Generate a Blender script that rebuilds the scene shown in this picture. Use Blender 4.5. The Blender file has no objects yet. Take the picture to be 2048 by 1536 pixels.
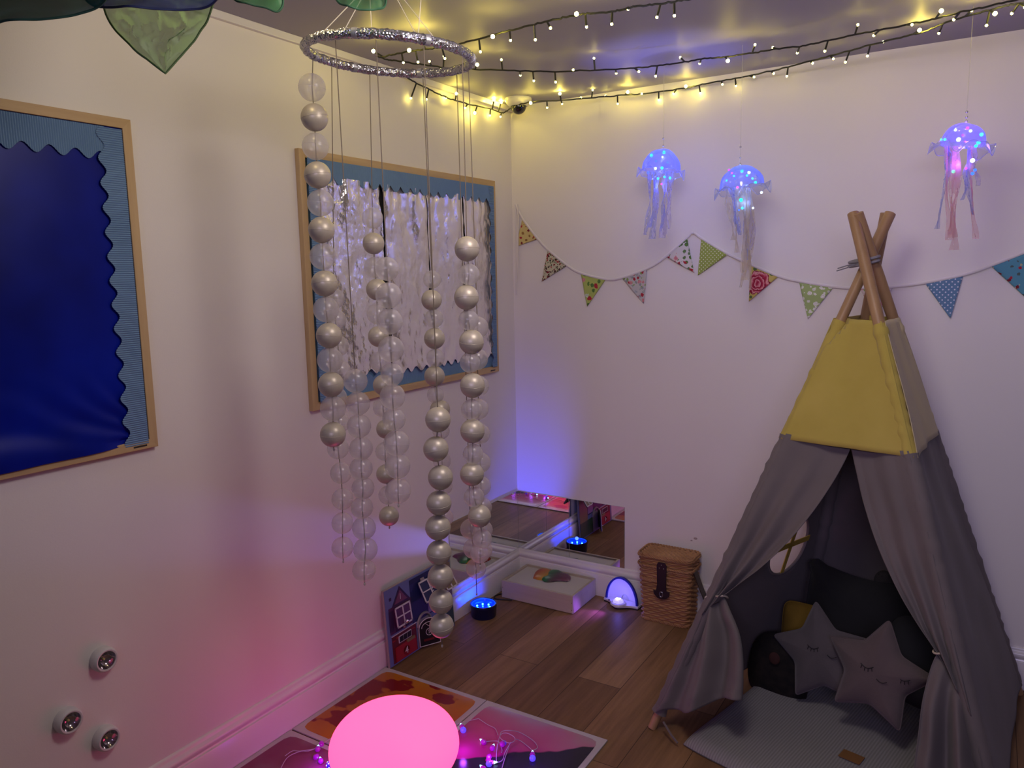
import bpy, bmesh, math, random
from mathutils import Vector as V, Matrix, noise

# ------------------------------------------------------------------ camera, world, light, exposure
S = bpy.context.scene
COL = S.collection
F = 1538.0938
CAM = V((2.0220, -3.2886, 1.5759))
YAW, PITCH, ROLL = -0.5558, -0.1426, -0.0188
_f = V((math.sin(YAW) * math.cos(PITCH), math.cos(YAW) * math.cos(PITCH), math.sin(PITCH)))
_r0 = V((math.cos(YAW), -math.sin(YAW), 0))
_u0 = _r0.cross(_f)
RT = _r0 * math.cos(ROLL) + _u0 * math.sin(ROLL)
UP = -_r0 * math.sin(ROLL) + _u0 * math.cos(ROLL)
FW = _f
cd = bpy.data.cameras.new('camera')
cam = bpy.data.objects.new('camera', cd)
COL.objects.link(cam)
cam.matrix_world = Matrix(((RT.x, UP.x, -FW.x, CAM.x), (RT.y, UP.y, -FW.y, CAM.y), (RT.z, UP.z, -FW.z, CAM.z), (0, 0, 0, 1)))
cd.sensor_width = 36.0
cd.lens = 36.0 * F / 2048.0
cd.clip_start = 0.02
S.camera = cam

w = bpy.data.worlds.new('world')
S.world = w
w.use_nodes = True
WORLD_COL, WORLD_STR = (0.95, 0.80, 1.0), 0.035
w.node_tree.nodes['Background'].inputs[0].default_value = (*WORLD_COL, 1)
w.node_tree.nodes['Background'].inputs[1].default_value = WORLD_STR

S.view_settings.view_transform = 'Standard'
S.view_settings.look = 'None'
S.view_settings.gamma = 1.0
S.view_settings.exposure = 0.0
S.view_settings.use_curve_mapping = False
S.cycles.max_bounces = 10
S.cycles.diffuse_bounces = 4
S.cycles.glossy_bounces = 5
S.cycles.transmission_bounces = 8
S.cycles.transparent_max_bounces = 40
S.cycles.sample_clamp_indirect = 4.0
S.cycles.caustics_reflective = False
S.cycles.caustics_refractive = False
S.cycles.use_denoising = True

def lamp(name, kind, loc, col, power, radius=0.02, aim=None, cone=None, blend=0.5, size=None, parent=None, spread=None):
    d = bpy.data.lights.new(name, kind)
    o = bpy.data.objects.new(name, d)
    COL.objects.link(o)
    d.color = col
    d.energy = power
    if kind in ('POINT', 'SPOT'):
        d.shadow_soft_size = radius
    if kind == 'SPOT':
        d.spot_size = math.radians(cone)
        d.spot_blend = blend
    if kind == 'AREA':
        d.shape = 'RECTANGLE'
        d.size, d.size_y = size
        if spread:
            d.spread = math.radians(spread)
    o.location = loc
    if aim is not None:
        o.rotation_euler = (V(aim) - V(loc)).to_track_quat('-Z', 'Y').to_euler()
    if parent is not None:
        o.location = V(loc) - parent.location
        o.parent = parent
    return o

# unseen fill lights added above the frame and behind the camera
lamp('fill_light', 'POINT', (1.50, -1.92, 2.20), (1.0, 0.88, 0.83), 25.0, radius=0.20)
lamp('fill_light', 'POINT', (.62, -2.02, 2.31), (1.0, 0.80, 0.40), 2.2, radius=0.05)  # stands for fairy lights out of view above the scarves
lamp('fill_light', 'AREA', (2.5, -4.7, 2.25), (0.66, 0.58, 1.0), 12.0, aim=(2.0, 0, 1.3), size=(1.6, 0.6), spread=80)  # lilac fill added to turn the back wall bluer

# ------------------------------------------------------------------ helpers
H = 2.37
rnd = random.Random(7)
PI = math.pi

def ray(x, y): return RT * ((x - 1024) / F) + UP * ((768 - y) / F) + FW
def onx(x, y, v=0.0): d = ray(x, y); return CAM + d * ((v - CAM.x) / d.x)
def ony(x, y, v=0.0): d = ray(x, y); return CAM + d * ((v - CAM.y) / d.y)
def onz(x, y, v=0.0): d = ray(x, y); return CAM + d * ((v - CAM.z) / d.z)
def onp(x, y, p, n): d = ray(x, y); return CAM + d * ((V(p) - CAM).dot(n) / d.dot(n))
def dep(x, y, d): return CAM + ray(x, y) * d
def depth_of(p): return (V(p) - CAM).dot(FW)
def px(n, d): return n * d / F
HN = V((FW.x, FW.y, 0)).normalized()            # level view direction
HR = V((HN.y, -HN.x, 0))

class G:
    def __init__(s): s.v = []; s.f = []; s.m = []
    def add(s, vs, fs, m=0):
        b = len(s.v)
        s.v += [V(p) for p in vs]
        s.f += [tuple(i + b for i in q) for q in fs]
        s.m += [m] * len(fs)
        return s
    def box(s, lo, hi, m=0):
        x0, y0, z0 = lo; x1, y1, z1 = hi
        vs = [(x0, y0, z0), (x1, y0, z0), (x1, y1, z0), (x0, y1, z0), (x0, y0, z1), (x1, y0, z1), (x1, y1, z1), (x0, y1, z1)]
        return s.add(vs, [(0, 3, 2, 1), (4, 5, 6, 7), (0, 1, 5, 4), (1, 2, 6, 5), (2, 3, 7, 6), (3, 0, 4, 7)], m)
    def obox(s, o, u, v, n, m=0):
        o, u, v, n = V(o), V(u), V(v), V(n)
        vs = [o, o + u, o + u + v, o + v, o + n, o + u + n, o + u + v + n, o + v + n]
        return s.add(vs, [(0, 3, 2, 1), (4, 5, 6, 7), (0, 1, 5, 4), (1, 2, 6, 5), (2, 3, 7, 6), (3, 0, 4, 7)], m)
    def tube(s, path, r, n=8, closed=False, m=0, cap=True, jit=0, seed=0):
        P = [V(p) for p in path]; k = len(P)
        rr = r if isinstance(r, (list, tuple)) else [r] * k
        vs = []; nrm = None
        for i in range(k):
            if closed: t = P[(i + 1) % k] - P[i - 1]
            else: t = P[min(i + 1, k - 1)] - P[max(i - 1, 0)]
            t = t.normalized() if t.length > 1e-9 else V((0, 0, 1))
            if nrm is None:
                nrm = t.cross(V((0, 0, 1)) if abs(t.z) < .9 else V((1, 0, 0))).normalized()
            nrm = (nrm - t * nrm.dot(t))
            nrm = nrm.normalized() if nrm.length > 1e-6 else t.orthogonal().normalized()
            b = t.cross(nrm)
            for j in range(n):
                a = 2 * PI * j / n
                q = rr[i]
                if jit: q *= 1 + jit * noise.noise(V((i * .9 + seed, j * 1.7, seed * 3.1)))
                vs.append(P[i] + (nrm * math.cos(a) + b * math.sin(a)) * q)
        fs = []
        for i in range(k if closed else k - 1):
            for j in range(n):
                a = i * n + j; b2 = i * n + (j + 1) % n; c = ((i + 1) % k) * n + (j + 1) % n; d = ((i + 1) % k) * n + j
                fs.append((a, b2, c, d))
        if not closed and cap:
            fs.append(tuple(range(n - 1, -1, -1))); fs.append(tuple(range((k - 1) * n, k * n)))
        return s.add(vs, fs, m)
    def lathe(s, prof, c=(0, 0, 0), n=24, ax=None, m=0):
        c = V(c); ax = V(ax).normalized() if ax is not None else V((0, 0, 1))
        u = ax.orthogonal().normalized() if abs(ax.z) < .999 else V((1, 0, 0)); w2 = ax.cross(u)
        vs = []; fs = []
        for r, z in prof:
            for j in range(n):
                a = 2 * PI * j / n
                vs.append(c + (u * math.cos(a) + w2 * math.sin(a)) * max(r, 1e-5) + ax * z)
        for i in range(len(prof) - 1):
            for j in range(n):
                fs.append((i * n + j, i * n + (j + 1) % n, (i + 1) * n + (j + 1) % n, (i + 1) * n + j))
        return s.add(vs, fs, m)
    def ball(s, c, r, nu=20, nv=12, m=0, sc=(1, 1, 1)):
        c = V(c)
        pr = [(r * math.sin(PI * i / nv), -r * math.cos(PI * i / nv)) for i in range(nv + 1)]
        b = len(s.v)
        s.lathe(pr, (0, 0, 0), nu, m=m)
        for i in range(b, len(s.v)):
            q = s.v[i]; s.v[i] = c + V((q.x * sc[0], q.y * sc[1], q.z * sc[2]))
        return s
    def grid(s, fn, nu, nv, m=0, flip=False):
        vs = [fn(i / nu, j / nv) for j in range(nv + 1) for i in range(nu + 1)]
        fs = []
        for j in range(nv):
            for i in range(nu):
                a = j * (nu + 1) + i
                q = (a, a + 1, a + nu + 2, a + nu + 1)
                fs.append(q[::-1] if flip else q)
        return s.add(vs, fs, m)
    def prism(s, pts, o, u, v, nvec, m=0):
        o, u, v, nvec = V(o), V(u), V(v), V(nvec)
        k = len(pts)
        a = [o + u * p[0] + v * p[1] for p in pts]
        vs = a + [p + nvec for p in a]
        fs = [tuple(range(k - 1, -1, -1)), tuple(range(k, 2 * k))] + [(i, (i + 1) % k, k + (i + 1) % k, k + i) for i in range(k)]
        return s.add(vs, fs, m)
    def text(s, t, o, u, v, size, depth=0.0008, m=0):
        o, u, v = V(o), V(u).normalized(), V(v).normalized(); n = u.cross(v)
        cu = bpy.data.curves.new('t', 'FONT'); cu.body = t; cu.size = size; cu.extrude = depth; cu.align_x = 'CENTER'; cu.align_y = 'CENTER'
        ob = bpy.data.objects.new('t', cu); COL.objects.link(ob)
        bpy.context.view_layer.update()
        me = bpy.data.meshes.new_from_object(ob)
        s.add([o + u * p.co.x + v * p.co.y + n * p.co.z for p in me.vertices], [tuple(p.vertices) for p in me.polygons], m)
        bpy.data.objects.remove(ob); bpy.data.curves.remove(cu); bpy.data.meshes.remove(me)
        return s
    def build(s, name, mats, parent=None, smooth=True, bevel=None, solid=None, fix=True, sub=None):
        loc = V((0, 0, 0))
        q = parent
        while q is not None:
            loc += q.location; q = q.parent
        me = bpy.data.meshes.new(name)
        me.from_pydata([tuple(p - loc) for p in s.v], [], s.f)
        ms = mats if isinstance(mats, (list, tuple)) else [mats]
        for x in ms: me.materials.append(x)
        me.polygons.foreach_set('material_index', s.m)
        if smooth: me.polygons.foreach_set('use_smooth', [True] * len(s.f))
        if fix:
            bm = bmesh.new(); bm.from_mesh(me)
            bmesh.ops.remove_doubles(bm, verts=bm.verts, dist=1e-6)
            bmesh.ops.recalc_face_normals(bm, faces=bm.faces)
            bm.to_mesh(me); bm.free()
        if smooth is True:
            try: me.set_sharp_from_angle(angle=math.radians(40))
            except Exception: pass
        me.update()
        o = bpy.data.objects.new(name, me)
        COL.objects.link(o)
        if parent is not None: o.parent = parent
        if solid:
            md = o.modifiers.new('thickness', 'SOLIDIFY'); md.thickness = solid; md.offset = 0
        if bevel:
            md = o.modifiers.new('bevel', 'BEVEL'); md.width = bevel; md.segments = 3; md.limit_method = 'ANGLE'; md.angle_limit = math.radians(50)
        if sub:
            md = o.modifiers.new('sub', 'SUBSURF'); md.levels = sub; md.render_levels = sub
        return o

def tag(o, label, cat, group=None, kind=None):
    o['label'] = label; o['category'] = cat
    if group: o['group'] = group
    if kind: o['kind'] = kind
    return o
def thing(name, label, cat, loc, group=None):
    o = bpy.data.objects.new(name, None); COL.objects.link(o)
    o.empty_display_size = 0.05
    o.location = V(loc)
    return tag(o, label, cat, group)
def struct(o): o['kind'] = 'structure'; return o

def smooth_path(pts, k=6):
    P = [V(p) for p in pts]; out = []
    for i in range(len(P) - 1):
        p0 = P[max(i - 1, 0)]; p1 = P[i]; p2 = P[i + 1]; p3 = P[min(i + 2, len(P) - 1)]
        for j in range(k):
            t = j / k
            out.append(0.5 * ((2 * p1) + (p2 - p0) * t + (2 * p0 - 5 * p1 + 4 * p2 - p3) * t * t + (3 * p1 - p0 - 3 * p2 + p3) * t ** 3))
    out.append(P[-1])
    return out
def interp(pts, t):
    """point at fraction t (by length) of polyline"""
    P = [V(p) for p in pts]
    L = [0]
    for i in range(1, len(P)): L.append(L[-1] + (P[i] - P[i - 1]).length)
    x = t * L[-1]
    for i in range(1, len(P)):
        if x <= L[i] or i == len(P) - 1:
            k = (x - L[i - 1]) / max(1e-9, L[i] - L[i - 1])
            return P[i - 1].lerp(P[i], k)

# ------------------------------------------------------------------ materials
class N:
    def __init__(s, name):
        s.mat = bpy.data.materials.new(name); s.mat.use_nodes = True
        s.t = s.mat.node_tree; s.t.nodes.clear()
        s.out = s.n('ShaderNodeOutputMaterial')
    def n(s, typ, **kw):
        nd = s.t.nodes.new(typ)
        for k, v in kw.items(): setattr(nd, k, v)
        return nd
    def l(s, a, b): s.t.links.new(a, b)
    def co(s, scale=(1, 1, 1), rot=(0, 0, 0), loc=(0, 0, 0), kind='Object'):
        tc = s.n('ShaderNodeTexCoord'); mp = s.n('ShaderNodeMapping')
        mp.inputs['Scale'].default_value = scale; mp.inputs['Rotation'].default_value = rot; mp.inputs['Location'].default_value = loc
        s.l(tc.outputs[kind], mp.inputs[0]); return mp.outputs[0]
    def noise(s, vec, scale, detail=3, rough=.5):
        a = s.n('ShaderNodeTexNoise'); a.inputs['Scale'].default_value = scale; a.inputs['Detail'].default_value = detail; a.inputs['Roughness'].default_value = rough
        s.l(vec, a.inputs['Vector']); return a
    def ramp(s, fac, stops, const=False):
        r = s.n('ShaderNodeValToRGB')
        if const: r.color_ramp.interpolation = 'CONSTANT'
        e = r.color_ramp.elements
        while len(e) < len(stops): e.new(0.5)
        for i, (p, c) in enumerate(stops):
            e[i].position = p; e[i].color = (*c, 1) if len(c) == 3 else c
        s.l(fac, r.inputs[0]); return r.outputs[0]
    def mixc(s, fac, a, b, mode='MIX'):
        m = s.n('ShaderNodeMix', data_type='RGBA', blend_type=mode)
        for sock, val in ((m.inputs[0], fac), (m.inputs[6], a), (m.inputs[7], b)):
            if hasattr(val, 'is_linked'): s.l(val, sock)
            else: sock.default_value = val if isinstance(val, (int, float)) else (*val, 1)
        return m.outputs[2]
    def math(s, op, a, b=None):
        m = s.n('ShaderNodeMath', operation=op)
        for i, val in enumerate((a, b)):
            if val is None: continue
            if hasattr(val, 'is_linked'): s.l(val, m.inputs[i])
            else: m.inputs[i].default_value = val
        return m.outputs[0]
    def bsdf(s, col=None, rough=.5, metal=0, spec=.5, coat=0, emis=None, estr=0, sheen=0, alpha=None, trans=0, ior=None):
        b = s.n('ShaderNodeBsdfPrincipled')
        if col is not None:
            if hasattr(col, 'is_linked'): s.l(col, b.inputs['Base Color'])
            else: b.inputs['Base Color'].default_value = (*col, 1)
        if hasattr(rough, 'is_linked'): s.l(rough, b.inputs['Roughness'])
        else: b.inputs['Roughness'].default_value = rough
        b.inputs['Metallic'].default_value = metal
        b.inputs['Specular IOR Level'].default_value = spec
        b.inputs['Coat Weight'].default_value = coat
        b.inputs['Sheen Weight'].default_value = sheen
        b.inputs['Transmission Weight'].default_value = trans
        if ior: b.inputs['IOR'].default_value = ior
        if emis is not None:
            b.inputs['Emission Color'].default_value = (*emis, 1); b.inputs['Emission Strength'].default_value = estr
        return b
    def bump(s, b, h, strength=.3, dist=.005):
        bp = s.n('ShaderNodeBump'); bp.inputs['Strength'].default_value = strength; bp.inputs['Distance'].default_value = dist
        s.l(h, bp.inputs['Height']); s.l(bp.outputs[0], b.inputs['Normal'])
    def done(s, sh):
        s.l(sh.outputs[0] if hasattr(sh, 'outputs') else sh, s.out.inputs[0]); return s.mat

_cache = {}
def pm(name, col, rough=.5, metal=0, spec=.5, coat=0, var=None, vscale=6, bump=0, bscale=80, bdist=.003, sheen=0, emis=None, estr=0, stretch=(1, 1, 1)):
    if name in _cache: return _cache[name]
    m = N(name); c = col
    if var is not None or bump:
        v = m.co(stretch)
    if var is not None:
        nz = m.noise(v, vscale, 4)
        c = m.ramp(nz.outputs[0], [(.3, col), (.7, var)])
    b = m.bsdf(c, rough, metal, spec, coat, emis, estr, sheen)
    if bump:
        nb = m.noise(v, bscale, 3)
        m.bump(b, nb.outputs[0], bump, bdist)
    _cache[name] = m.done(b)
    return _cache[name]
def emit(name, col, st):
    if name in _cache: return _cache[name]
    m = N(name); e = m.n('ShaderNodeEmission'); e.inputs[0].default_value = (*col, 1); e.inputs[1].default_value = st
    _cache[name] = m.done(e); return _cache[name]
def thin(name, col, opac, rough=.3, trl=.5, gloss=.1, edge=0.0, bump=0, bscale=40, var=None):
    """a thin see-through film or cloth"""
    if name in _cache: return _cache[name]
    m = N(name)
    c = m.n('ShaderNodeRGB'); c.outputs[0].default_value = (*col, 1); cs = c.outputs[0]
    if var is not None:
        nz = m.noise(m.co(), 5, 3); cs = m.ramp(nz.outputs[0], [(.35, col), (.65, var)])
    d = m.n('ShaderNodeBsdfDiffuse'); t = m.n('ShaderNodeBsdfTranslucent'); g = m.n('ShaderNodeBsdfGlossy'); tr = m.n('ShaderNodeBsdfTransparent')
    m.l(cs, d.inputs[0]); m.l(cs, t.inputs[0]); g.inputs['Roughness'].default_value = rough
    if bump:
        bp = m.n('ShaderNodeBump'); bp.inputs['Strength'].default_value = bump; bp.inputs['Distance'].default_value = .004
        m.l(m.noise(m.co(), bscale, 3).outputs[0], bp.inputs['Height'])
        for q in (d, t, g): m.l(bp.outputs[0], q.inputs['Normal'])
    a = m.n('ShaderNodeMixShader'); a.inputs[0].default_value = trl; m.l(d.outputs[0], a.inputs[1]); m.l(t.outputs[0], a.inputs[2])
    b = m.n('ShaderNodeMixShader'); b.inputs[0].default_value = gloss; m.l(a.outputs[0], b.inputs[1]); m.l(g.outputs[0], b.inputs[2])
    e = m.n('ShaderNodeMixShader'); e.inputs[0].default_value = opac
    if edge:
        lw = m.n('ShaderNodeLayerWeight'); lw.inputs[0].default_value = .35
        m.l(m.math('ADD', m.math('MULTIPLY', lw.outputs['Facing'], edge), opac), e.inputs[0])
    m.l(tr.outputs[0], e.inputs[1]); m.l(b.outputs[0], e.inputs[2])
    _cache[name] = m.done(e); return _cache[name]

def wall_mat(name, col, rough=.55):
    m = N(name); v = m.co()
    nz = m.noise(v, 1.3, 3)
    c = m.ramp(nz.outputs[0], [(.3, tuple(x * .96 for x in col)), (.7, col)])
    b = m.bsdf(c, rough, spec=.3)
    m.bump(b, m.noise(v, 220, 2).outputs[0], .08, .002)
    return m.done(b)
M_WALL = wall_mat('matt_white_wall_paint', (.78, .74, .70))
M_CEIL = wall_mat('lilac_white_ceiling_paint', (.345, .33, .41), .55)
M_SKIRT = pm('white_gloss_paint', (.74, .71, .70), .28, bump=.05, bscale=30)
M_SKIRT2 = M_SKIRT

def floor_mat():
    m = N('oak_plank_vinyl')
    v = m.co(rot=(0, 0, PI / 2))
    br = m.n('ShaderNodeTexBrick'); m.l(v, br.inputs['Vector'])
    br.offset = .37; br.inputs['Scale'].default_value = 1
    br.inputs['Brick Width'].default_value = 1.2; br.inputs['Row Height'].default_value = .182
    br.inputs['Mortar Size'].default_value = .0012; br.inputs['Mortar Smooth'].default_value = .1; br.inputs['Bias'].default_value = 0
    br.inputs['Color1'].default_value = (0, 0, 0, 1); br.inputs['Color2'].default_value = (1, 1, 1, 1); br.inputs['Mortar'].default_value = (.5, .5, .5, 1)
    tone = m.ramp(br.outputs['Color'], [(0, (.175, .100, .052)), (.5, (.245, .142, .074)), (1, (.32, .195, .106))])
    g1 = m.noise(m.co((38, 2.2, 1)), 1.0, 6, .65)
    g2 = m.noise(m.co((7, .9, 1)), 1.0, 4, .6)
    c = m.mixc(.55, tone, m.ramp(g1.outputs[0], [(.3, (.45, .42, .40)), (.7, (1.25, 1.2, 1.15))]), 'MULTIPLY')
    c = m.mixc(.6, c, m.ramp(g2.outputs[0], [(.3, (.6, .58, .55)), (.72, (1.4, 1.35, 1.3))]), 'MULTIPLY')
    c = m.mixc(br.outputs['Fac'], c, (.045, .026, .015))
    b = m.bsdf(c, .48, spec=.10)
    h = m.math('SUBTRACT', m.math('MULTIPLY', g1.outputs[0], .25), br.outputs['Fac'])
    m.bump(b, h, .25, .0015)
    return m.done(b)
M_FLOOR = floor_mat()

def pine(name, c1, c2, axis=0, rough=.5):
    if name in _cache: return _cache[name]
    m = N(name); sc = [28, 28, 28]; sc[axis] = 1.6
    nz = m.noise(m.co(tuple(sc)), 1, 5, .6)
    b = m.bsdf(m.ramp(nz.outputs[0], [(.3, c1), (.7, c2)]), rough, spec=.4)
    m.bump(b, nz.outputs[0], .08, .001)
    _cache[name] = m.done(b); return _cache[name]
OAK = ((.45, .30, .145), (.55, .39, .205))

# ------------------------------------------------------------------ setting
X1, Y1 = 3.7, -5.2
struct(G().box((-.12, Y1, -.1), (X1, .12, 0)).build('floor', M_FLOOR, smooth=False))
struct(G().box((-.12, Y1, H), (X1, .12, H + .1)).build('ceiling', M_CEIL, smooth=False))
struct(G().box((-.12, Y1, 0), (0, .12, H)).build('wall_left', M_WALL, smooth=False))
struct(G().box((0, 0, 0), (X1, .12, H)).build('wall_back', M_WALL, smooth=False))
SK = [(0, 0), (.021, 0), (.021, .104), (.0195, .108), (.0125, .1085), (.0105, .113), (.0125, .117), (.0160, .121), (.0180, .127), (.0180, .133), (.0155, .139), (.0105, .143), (.0085, .147), (.0085, .152), (.0065, .157), (.003, .159), (0, .159)]
def skirting():
    g = G(); k = len(SK)
    vs = [(d, Y1, z) for d, z in SK] + [(d, -d, z) for d, z in SK]
    g.add(vs, [(i, (i + 1) % k, k + (i + 1) % k, k + i) for i in range(k)])
    struct(g.build('baseboard_left', M_SKIRT))
    g = G()
    vs = [(d, -d, z) for d, z in SK] + [(X1, -d, z) for d, z in SK]
    g.add(vs, [(i, (i + 1) % k, k + (i + 1) % k, k + i) for i in range(k)])
    struct(g.build('baseboard_back', M_SKIRT))
skirting()
struct(G().box((0, Y1, H - .024), (.016, 0, H)).build('trim_1', M_SKIRT, smooth=False, bevel=.002))
def plaster_marks():
    g = G()
    for x, y, r in ((1391, 1077, .007), (1383, 1081, .004)):
        p = ony(x, y, 0)
        g.ball(p, r, 10, 6, sc=(1.3, .12, .8))
    struct(g.build('trim_2', pm('filler', (.36, .30, .28), .8)))
plaster_marks()

# ------------------------------------------------------------------ notice boards on the left wall
def strip(o, u, v, n, length, width, waves, amp, cusp=False, period=.0058, ridge=.0011, inset=0.0):
    """corrugated card border: runs along u, scalloped edge on the +v side"""
    g = G(); o, u, v, n = V(o), V(u), V(v), V(n)
    nu = int(length / period) * 4
    def fn(a, b):
        s = (abs(math.sin(PI * waves * a)) * 2 - 1) if cusp else math.sin(2 * PI * waves * a)
        wd = width + amp * s
        return o + u * (a * length) + v * (b * wd) + n * (ridge * math.sin(a * length / period * 2 * PI))
    g.grid(fn, nu, 3)
    return g
UY, UZ, UX = V((0, 1, 0)), V((0, 0, 1)), V((1, 0, 0))
M_CARD = pm('blue_corrugated_card', (.13, .235, .40), .75, var=(.145, .255, .43), vscale=9)
M_STAMP = pm('dark_stamp_mark', (.03, .02, .015), .7)
def frame(parent, y0, y1, z0, z1, fw=.026, th=.019):
    ym = pine('ash_frame_along', *OAK, axis=1); zm = pine('ash_frame_up', *OAK, axis=2)
    g = G().prism([(y0, z0), (y1, z0), (y1 - fw, z0 + fw), (y0 + fw, z0 + fw)], (0, 0, 0), UY, UZ, UX * th)
    g.prism([(y0, z1), (y1, z1), (y1 - fw, z1 - fw), (y0 + fw, z1 - fw)], (0, 0, 0), UY, UZ, UX * th)
    g.prism([(y0, z0), (y0 + fw, z0 + fw), (y0 + fw, z1 - fw), (y0, z1)], (0, 0, 0), UY, UZ, UX * th, 1)
    g.prism([(y1, z0), (y1 - fw, z0 + fw), (y1 - fw, z1 - fw), (y1, z1)], (0, 0, 0), UY, UZ, UX * th, 1)
    f = g.build('frame', [ym, zm], parent, smooth=False, bevel=.002)
    G().box((th, y1 - .075, z0 + .008), (th + .0006, y1 - .035, z0 + .013)).build('maker_stamp', M_STAMP, f, smooth=False)

def blue_board():
    y0, y1, z0, z1 = -3.19, -1.990, 1.105, 2.006
    t = thing('notice_board', 'framed notice board filled with dark blue satin and pale blue scalloped border', 'notice board', (0, (y0 + y1) / 2, z0))
    frame(t, y0, y1, z0, z1)
    fw = .026
    G().box((0, y0 + fw, z0 + fw), (.004, y1 - fw, z1 - fw)).build('backing', pm('navy_backing', (.01, .012, .06), .7), t, smooth=False)
    m = N('royal_blue_satin'); v = m.co()
    b = m.bsdf(m.ramp(m.noise(v, 3, 3).outputs[0], [(.3, (.0012, .004, .13)), (.7, (.002, .012, .32))]), .33, spec=.18)  # brighter blue blotches put reflections and folds into the colour
    m.bump(b, m.noise(v, 2.2, 2).outputs[0], .35, .02)
    SAT = m.done(b)
    def fn(a, c):
        y = y0 + fw + (y1 - y0 - 2 * fw) * a
        z = z1 - fw - (z1 - z0 - fw - .013 - .006 * a) * c
        x = .0115 + .003 * noise.noise(V((y * 3, z * 3, 1)))
        k = max(0, (c - .72) / .28)
        # fan of pulled creases running into the lower right corner
        dy = (y1 - fw) - y; dz = z - (z0 + .02)
        ang = math.atan2(dz, dy + .04)
        x += .004 * k * math.sin(ang * 26 + 3 * noise.noise(V((y * 4, z * 4, 5))))
        e = min(1, max(0, (c - .88) / .10)); e = e * e * (3 - 2 * e); e *= min(1, max(0, (.945 - a) / .06))
        x = x * (1 - .8 * e) + .0225 * e
        if c > .98: z += .004 * noise.noise(V((y * 6, 0, 3)))
        return V((x, y, z))
    G().grid(fn, 120, 110).build('satin_panel', SAT, t)
    st = strip((.0170, y0 + fw, z1 - fw - .002), UY, -UZ, UX, y1 - y0 - 2 * fw - .05, .075, 17, .011)
    st.build('card_border', M_CARD, t)
    sr = strip((.0195, y1 - fw - .003, z1 - fw - .004), -UZ, -UY, UX, z1 - z0 - fw - .018, .062, 13.4, .0095)
    sr.build('card_border', M_CARD, t)
blue_board()

def foil_mat(name, bs, col=(.80, .78, .80), r=.30):
    m = N(name); v = m.co((1, 1, .8))
    b = m.bsdf(col, r, metal=.75, spec=.5)
    n1 = m.noise(v, 26, 4, .6); vo = m.n('ShaderNodeTexVoronoi'); vo.inputs['Scale'].default_value = 60; m.l(v, vo.inputs['Vector'])
    m.bump(b, m.math('ADD', n1.outputs[0], m.math('MULTIPLY', vo.outputs['Distance'], .35)), bs, .012)
    return m.done(b)
def silver_board():
    y0, y1, z0, z1 = -1.394, -.182, 1.109, 2.006
    t = thing('notice_board', 'framed notice board with crumpled silver foil sheets and blue scalloped border', 'notice board', (0, (y0 + y1) / 2, z0))
    frame(t, y0, y1, z0, z1, fw=.028, th=.021)
    fw = .028
    G().box((0, y0 + fw, z0 + fw), (.004, y1 - fw, z1 - fw)).build('backing', pm('sky_blue_backing', (.10, .22, .36), .8), t, smooth=False)
    G().box((.0042, y0 + .10, z0 + .13), (.006, y1 - .10, z1 - .09)).build('dark_gap_sheet', pm('near_black', (.01, .01, .012), .8), t, smooth=False)  # near-black sheet that darkens the gaps between foil sheets
    # sheets between the gaps read off the picture
    cuts = [(-1.32, -1.32), (-.985, -.955), (-.70, -.675), (-.452, -.430), (-.225, -.222)]
    MF = [foil_mat('crumpled_silver_foil', .45, (.88, .86, .88), r=.16), foil_mat('smooth_silver_foil', .30, (.88, .85, .85), .24)]
    for k in range(4):
        a0, b0 = cuts[k]; a1, b1 = cuts[k + 1]
        zt = z1 - fw - .055; zb = z0 + .085 + .02 * (k == 0)
        def fn(a, c, k=k, a0=a0, b0=b0, a1=a1, b1=b1):
            z = zt + (zb - zt) * c
            l = a0 + (b0 - a0) * c + .008 * noise.noise(V((z * 6, k * 3.1, 1)))
            r = a1 + (b1 - a1) * c - .008 * (abs(noise.noise(V((z * 5, k * 3.1 + 3, 2))))) - .010 * max(0, math.sin((c - .35) * 5)) * (k < 3)
            gp = lambda q, w1, w2: .004 + w1 * math.exp(-((q - .66) / .13) ** 2) + w2 * math.exp(-((q - .10) / .10) ** 2)
            l += (gp(c, .011, .006) if k else 0); r -= (gp(c, .011, .006) if k < 3 else 0)
            y = l + (r - l) * a
            f = noise.noise(V((y * 8 + z * 2.5 * (1 - .5 * k % 2), z * 2.2, k * 7.7)))
            g2 = noise.turbulence(V((y * 14, z * 9, k + 2)), 3, False)
            top = math.exp(-c * 9)
            x = .017 + .016 * f + .007 * g2 + .004 * top * math.sin(y * 110) + .006 * math.sin(a * PI)
            if c > .985: z += .010 * math.sin(y * 2 * PI / .055)
            return V((max(x, .009), y, z))
        G().grid(fn, 70, 130).build('foil_sheet', MF[0] if k == 0 else MF[1], t)
    L = y1 - y0 - 2 * fw; Hh = z1 - z0 - 2 * fw
    strip((.028, y0 + fw, z1 - fw), UY, -UZ, UX, L, .068, 19, .012, True).build('card_border', M_CARD, t)
    strip((.0075, y0 + fw, z0 + fw), UY, UZ, UX, L, .060, 19, .009, True).build('card_border', M_CARD, t)
    strip((.030, y0 + fw, z1 - fw), -UZ, UY, UX, Hh, .045, 14, .008).build('card_border', M_CARD, t)
    strip((.030, y1 - fw, z1 - fw), -UZ, -UY, UX, Hh, .038, 13.5, .007).build('card_border', M_CARD, t)
silver_board()

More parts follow.
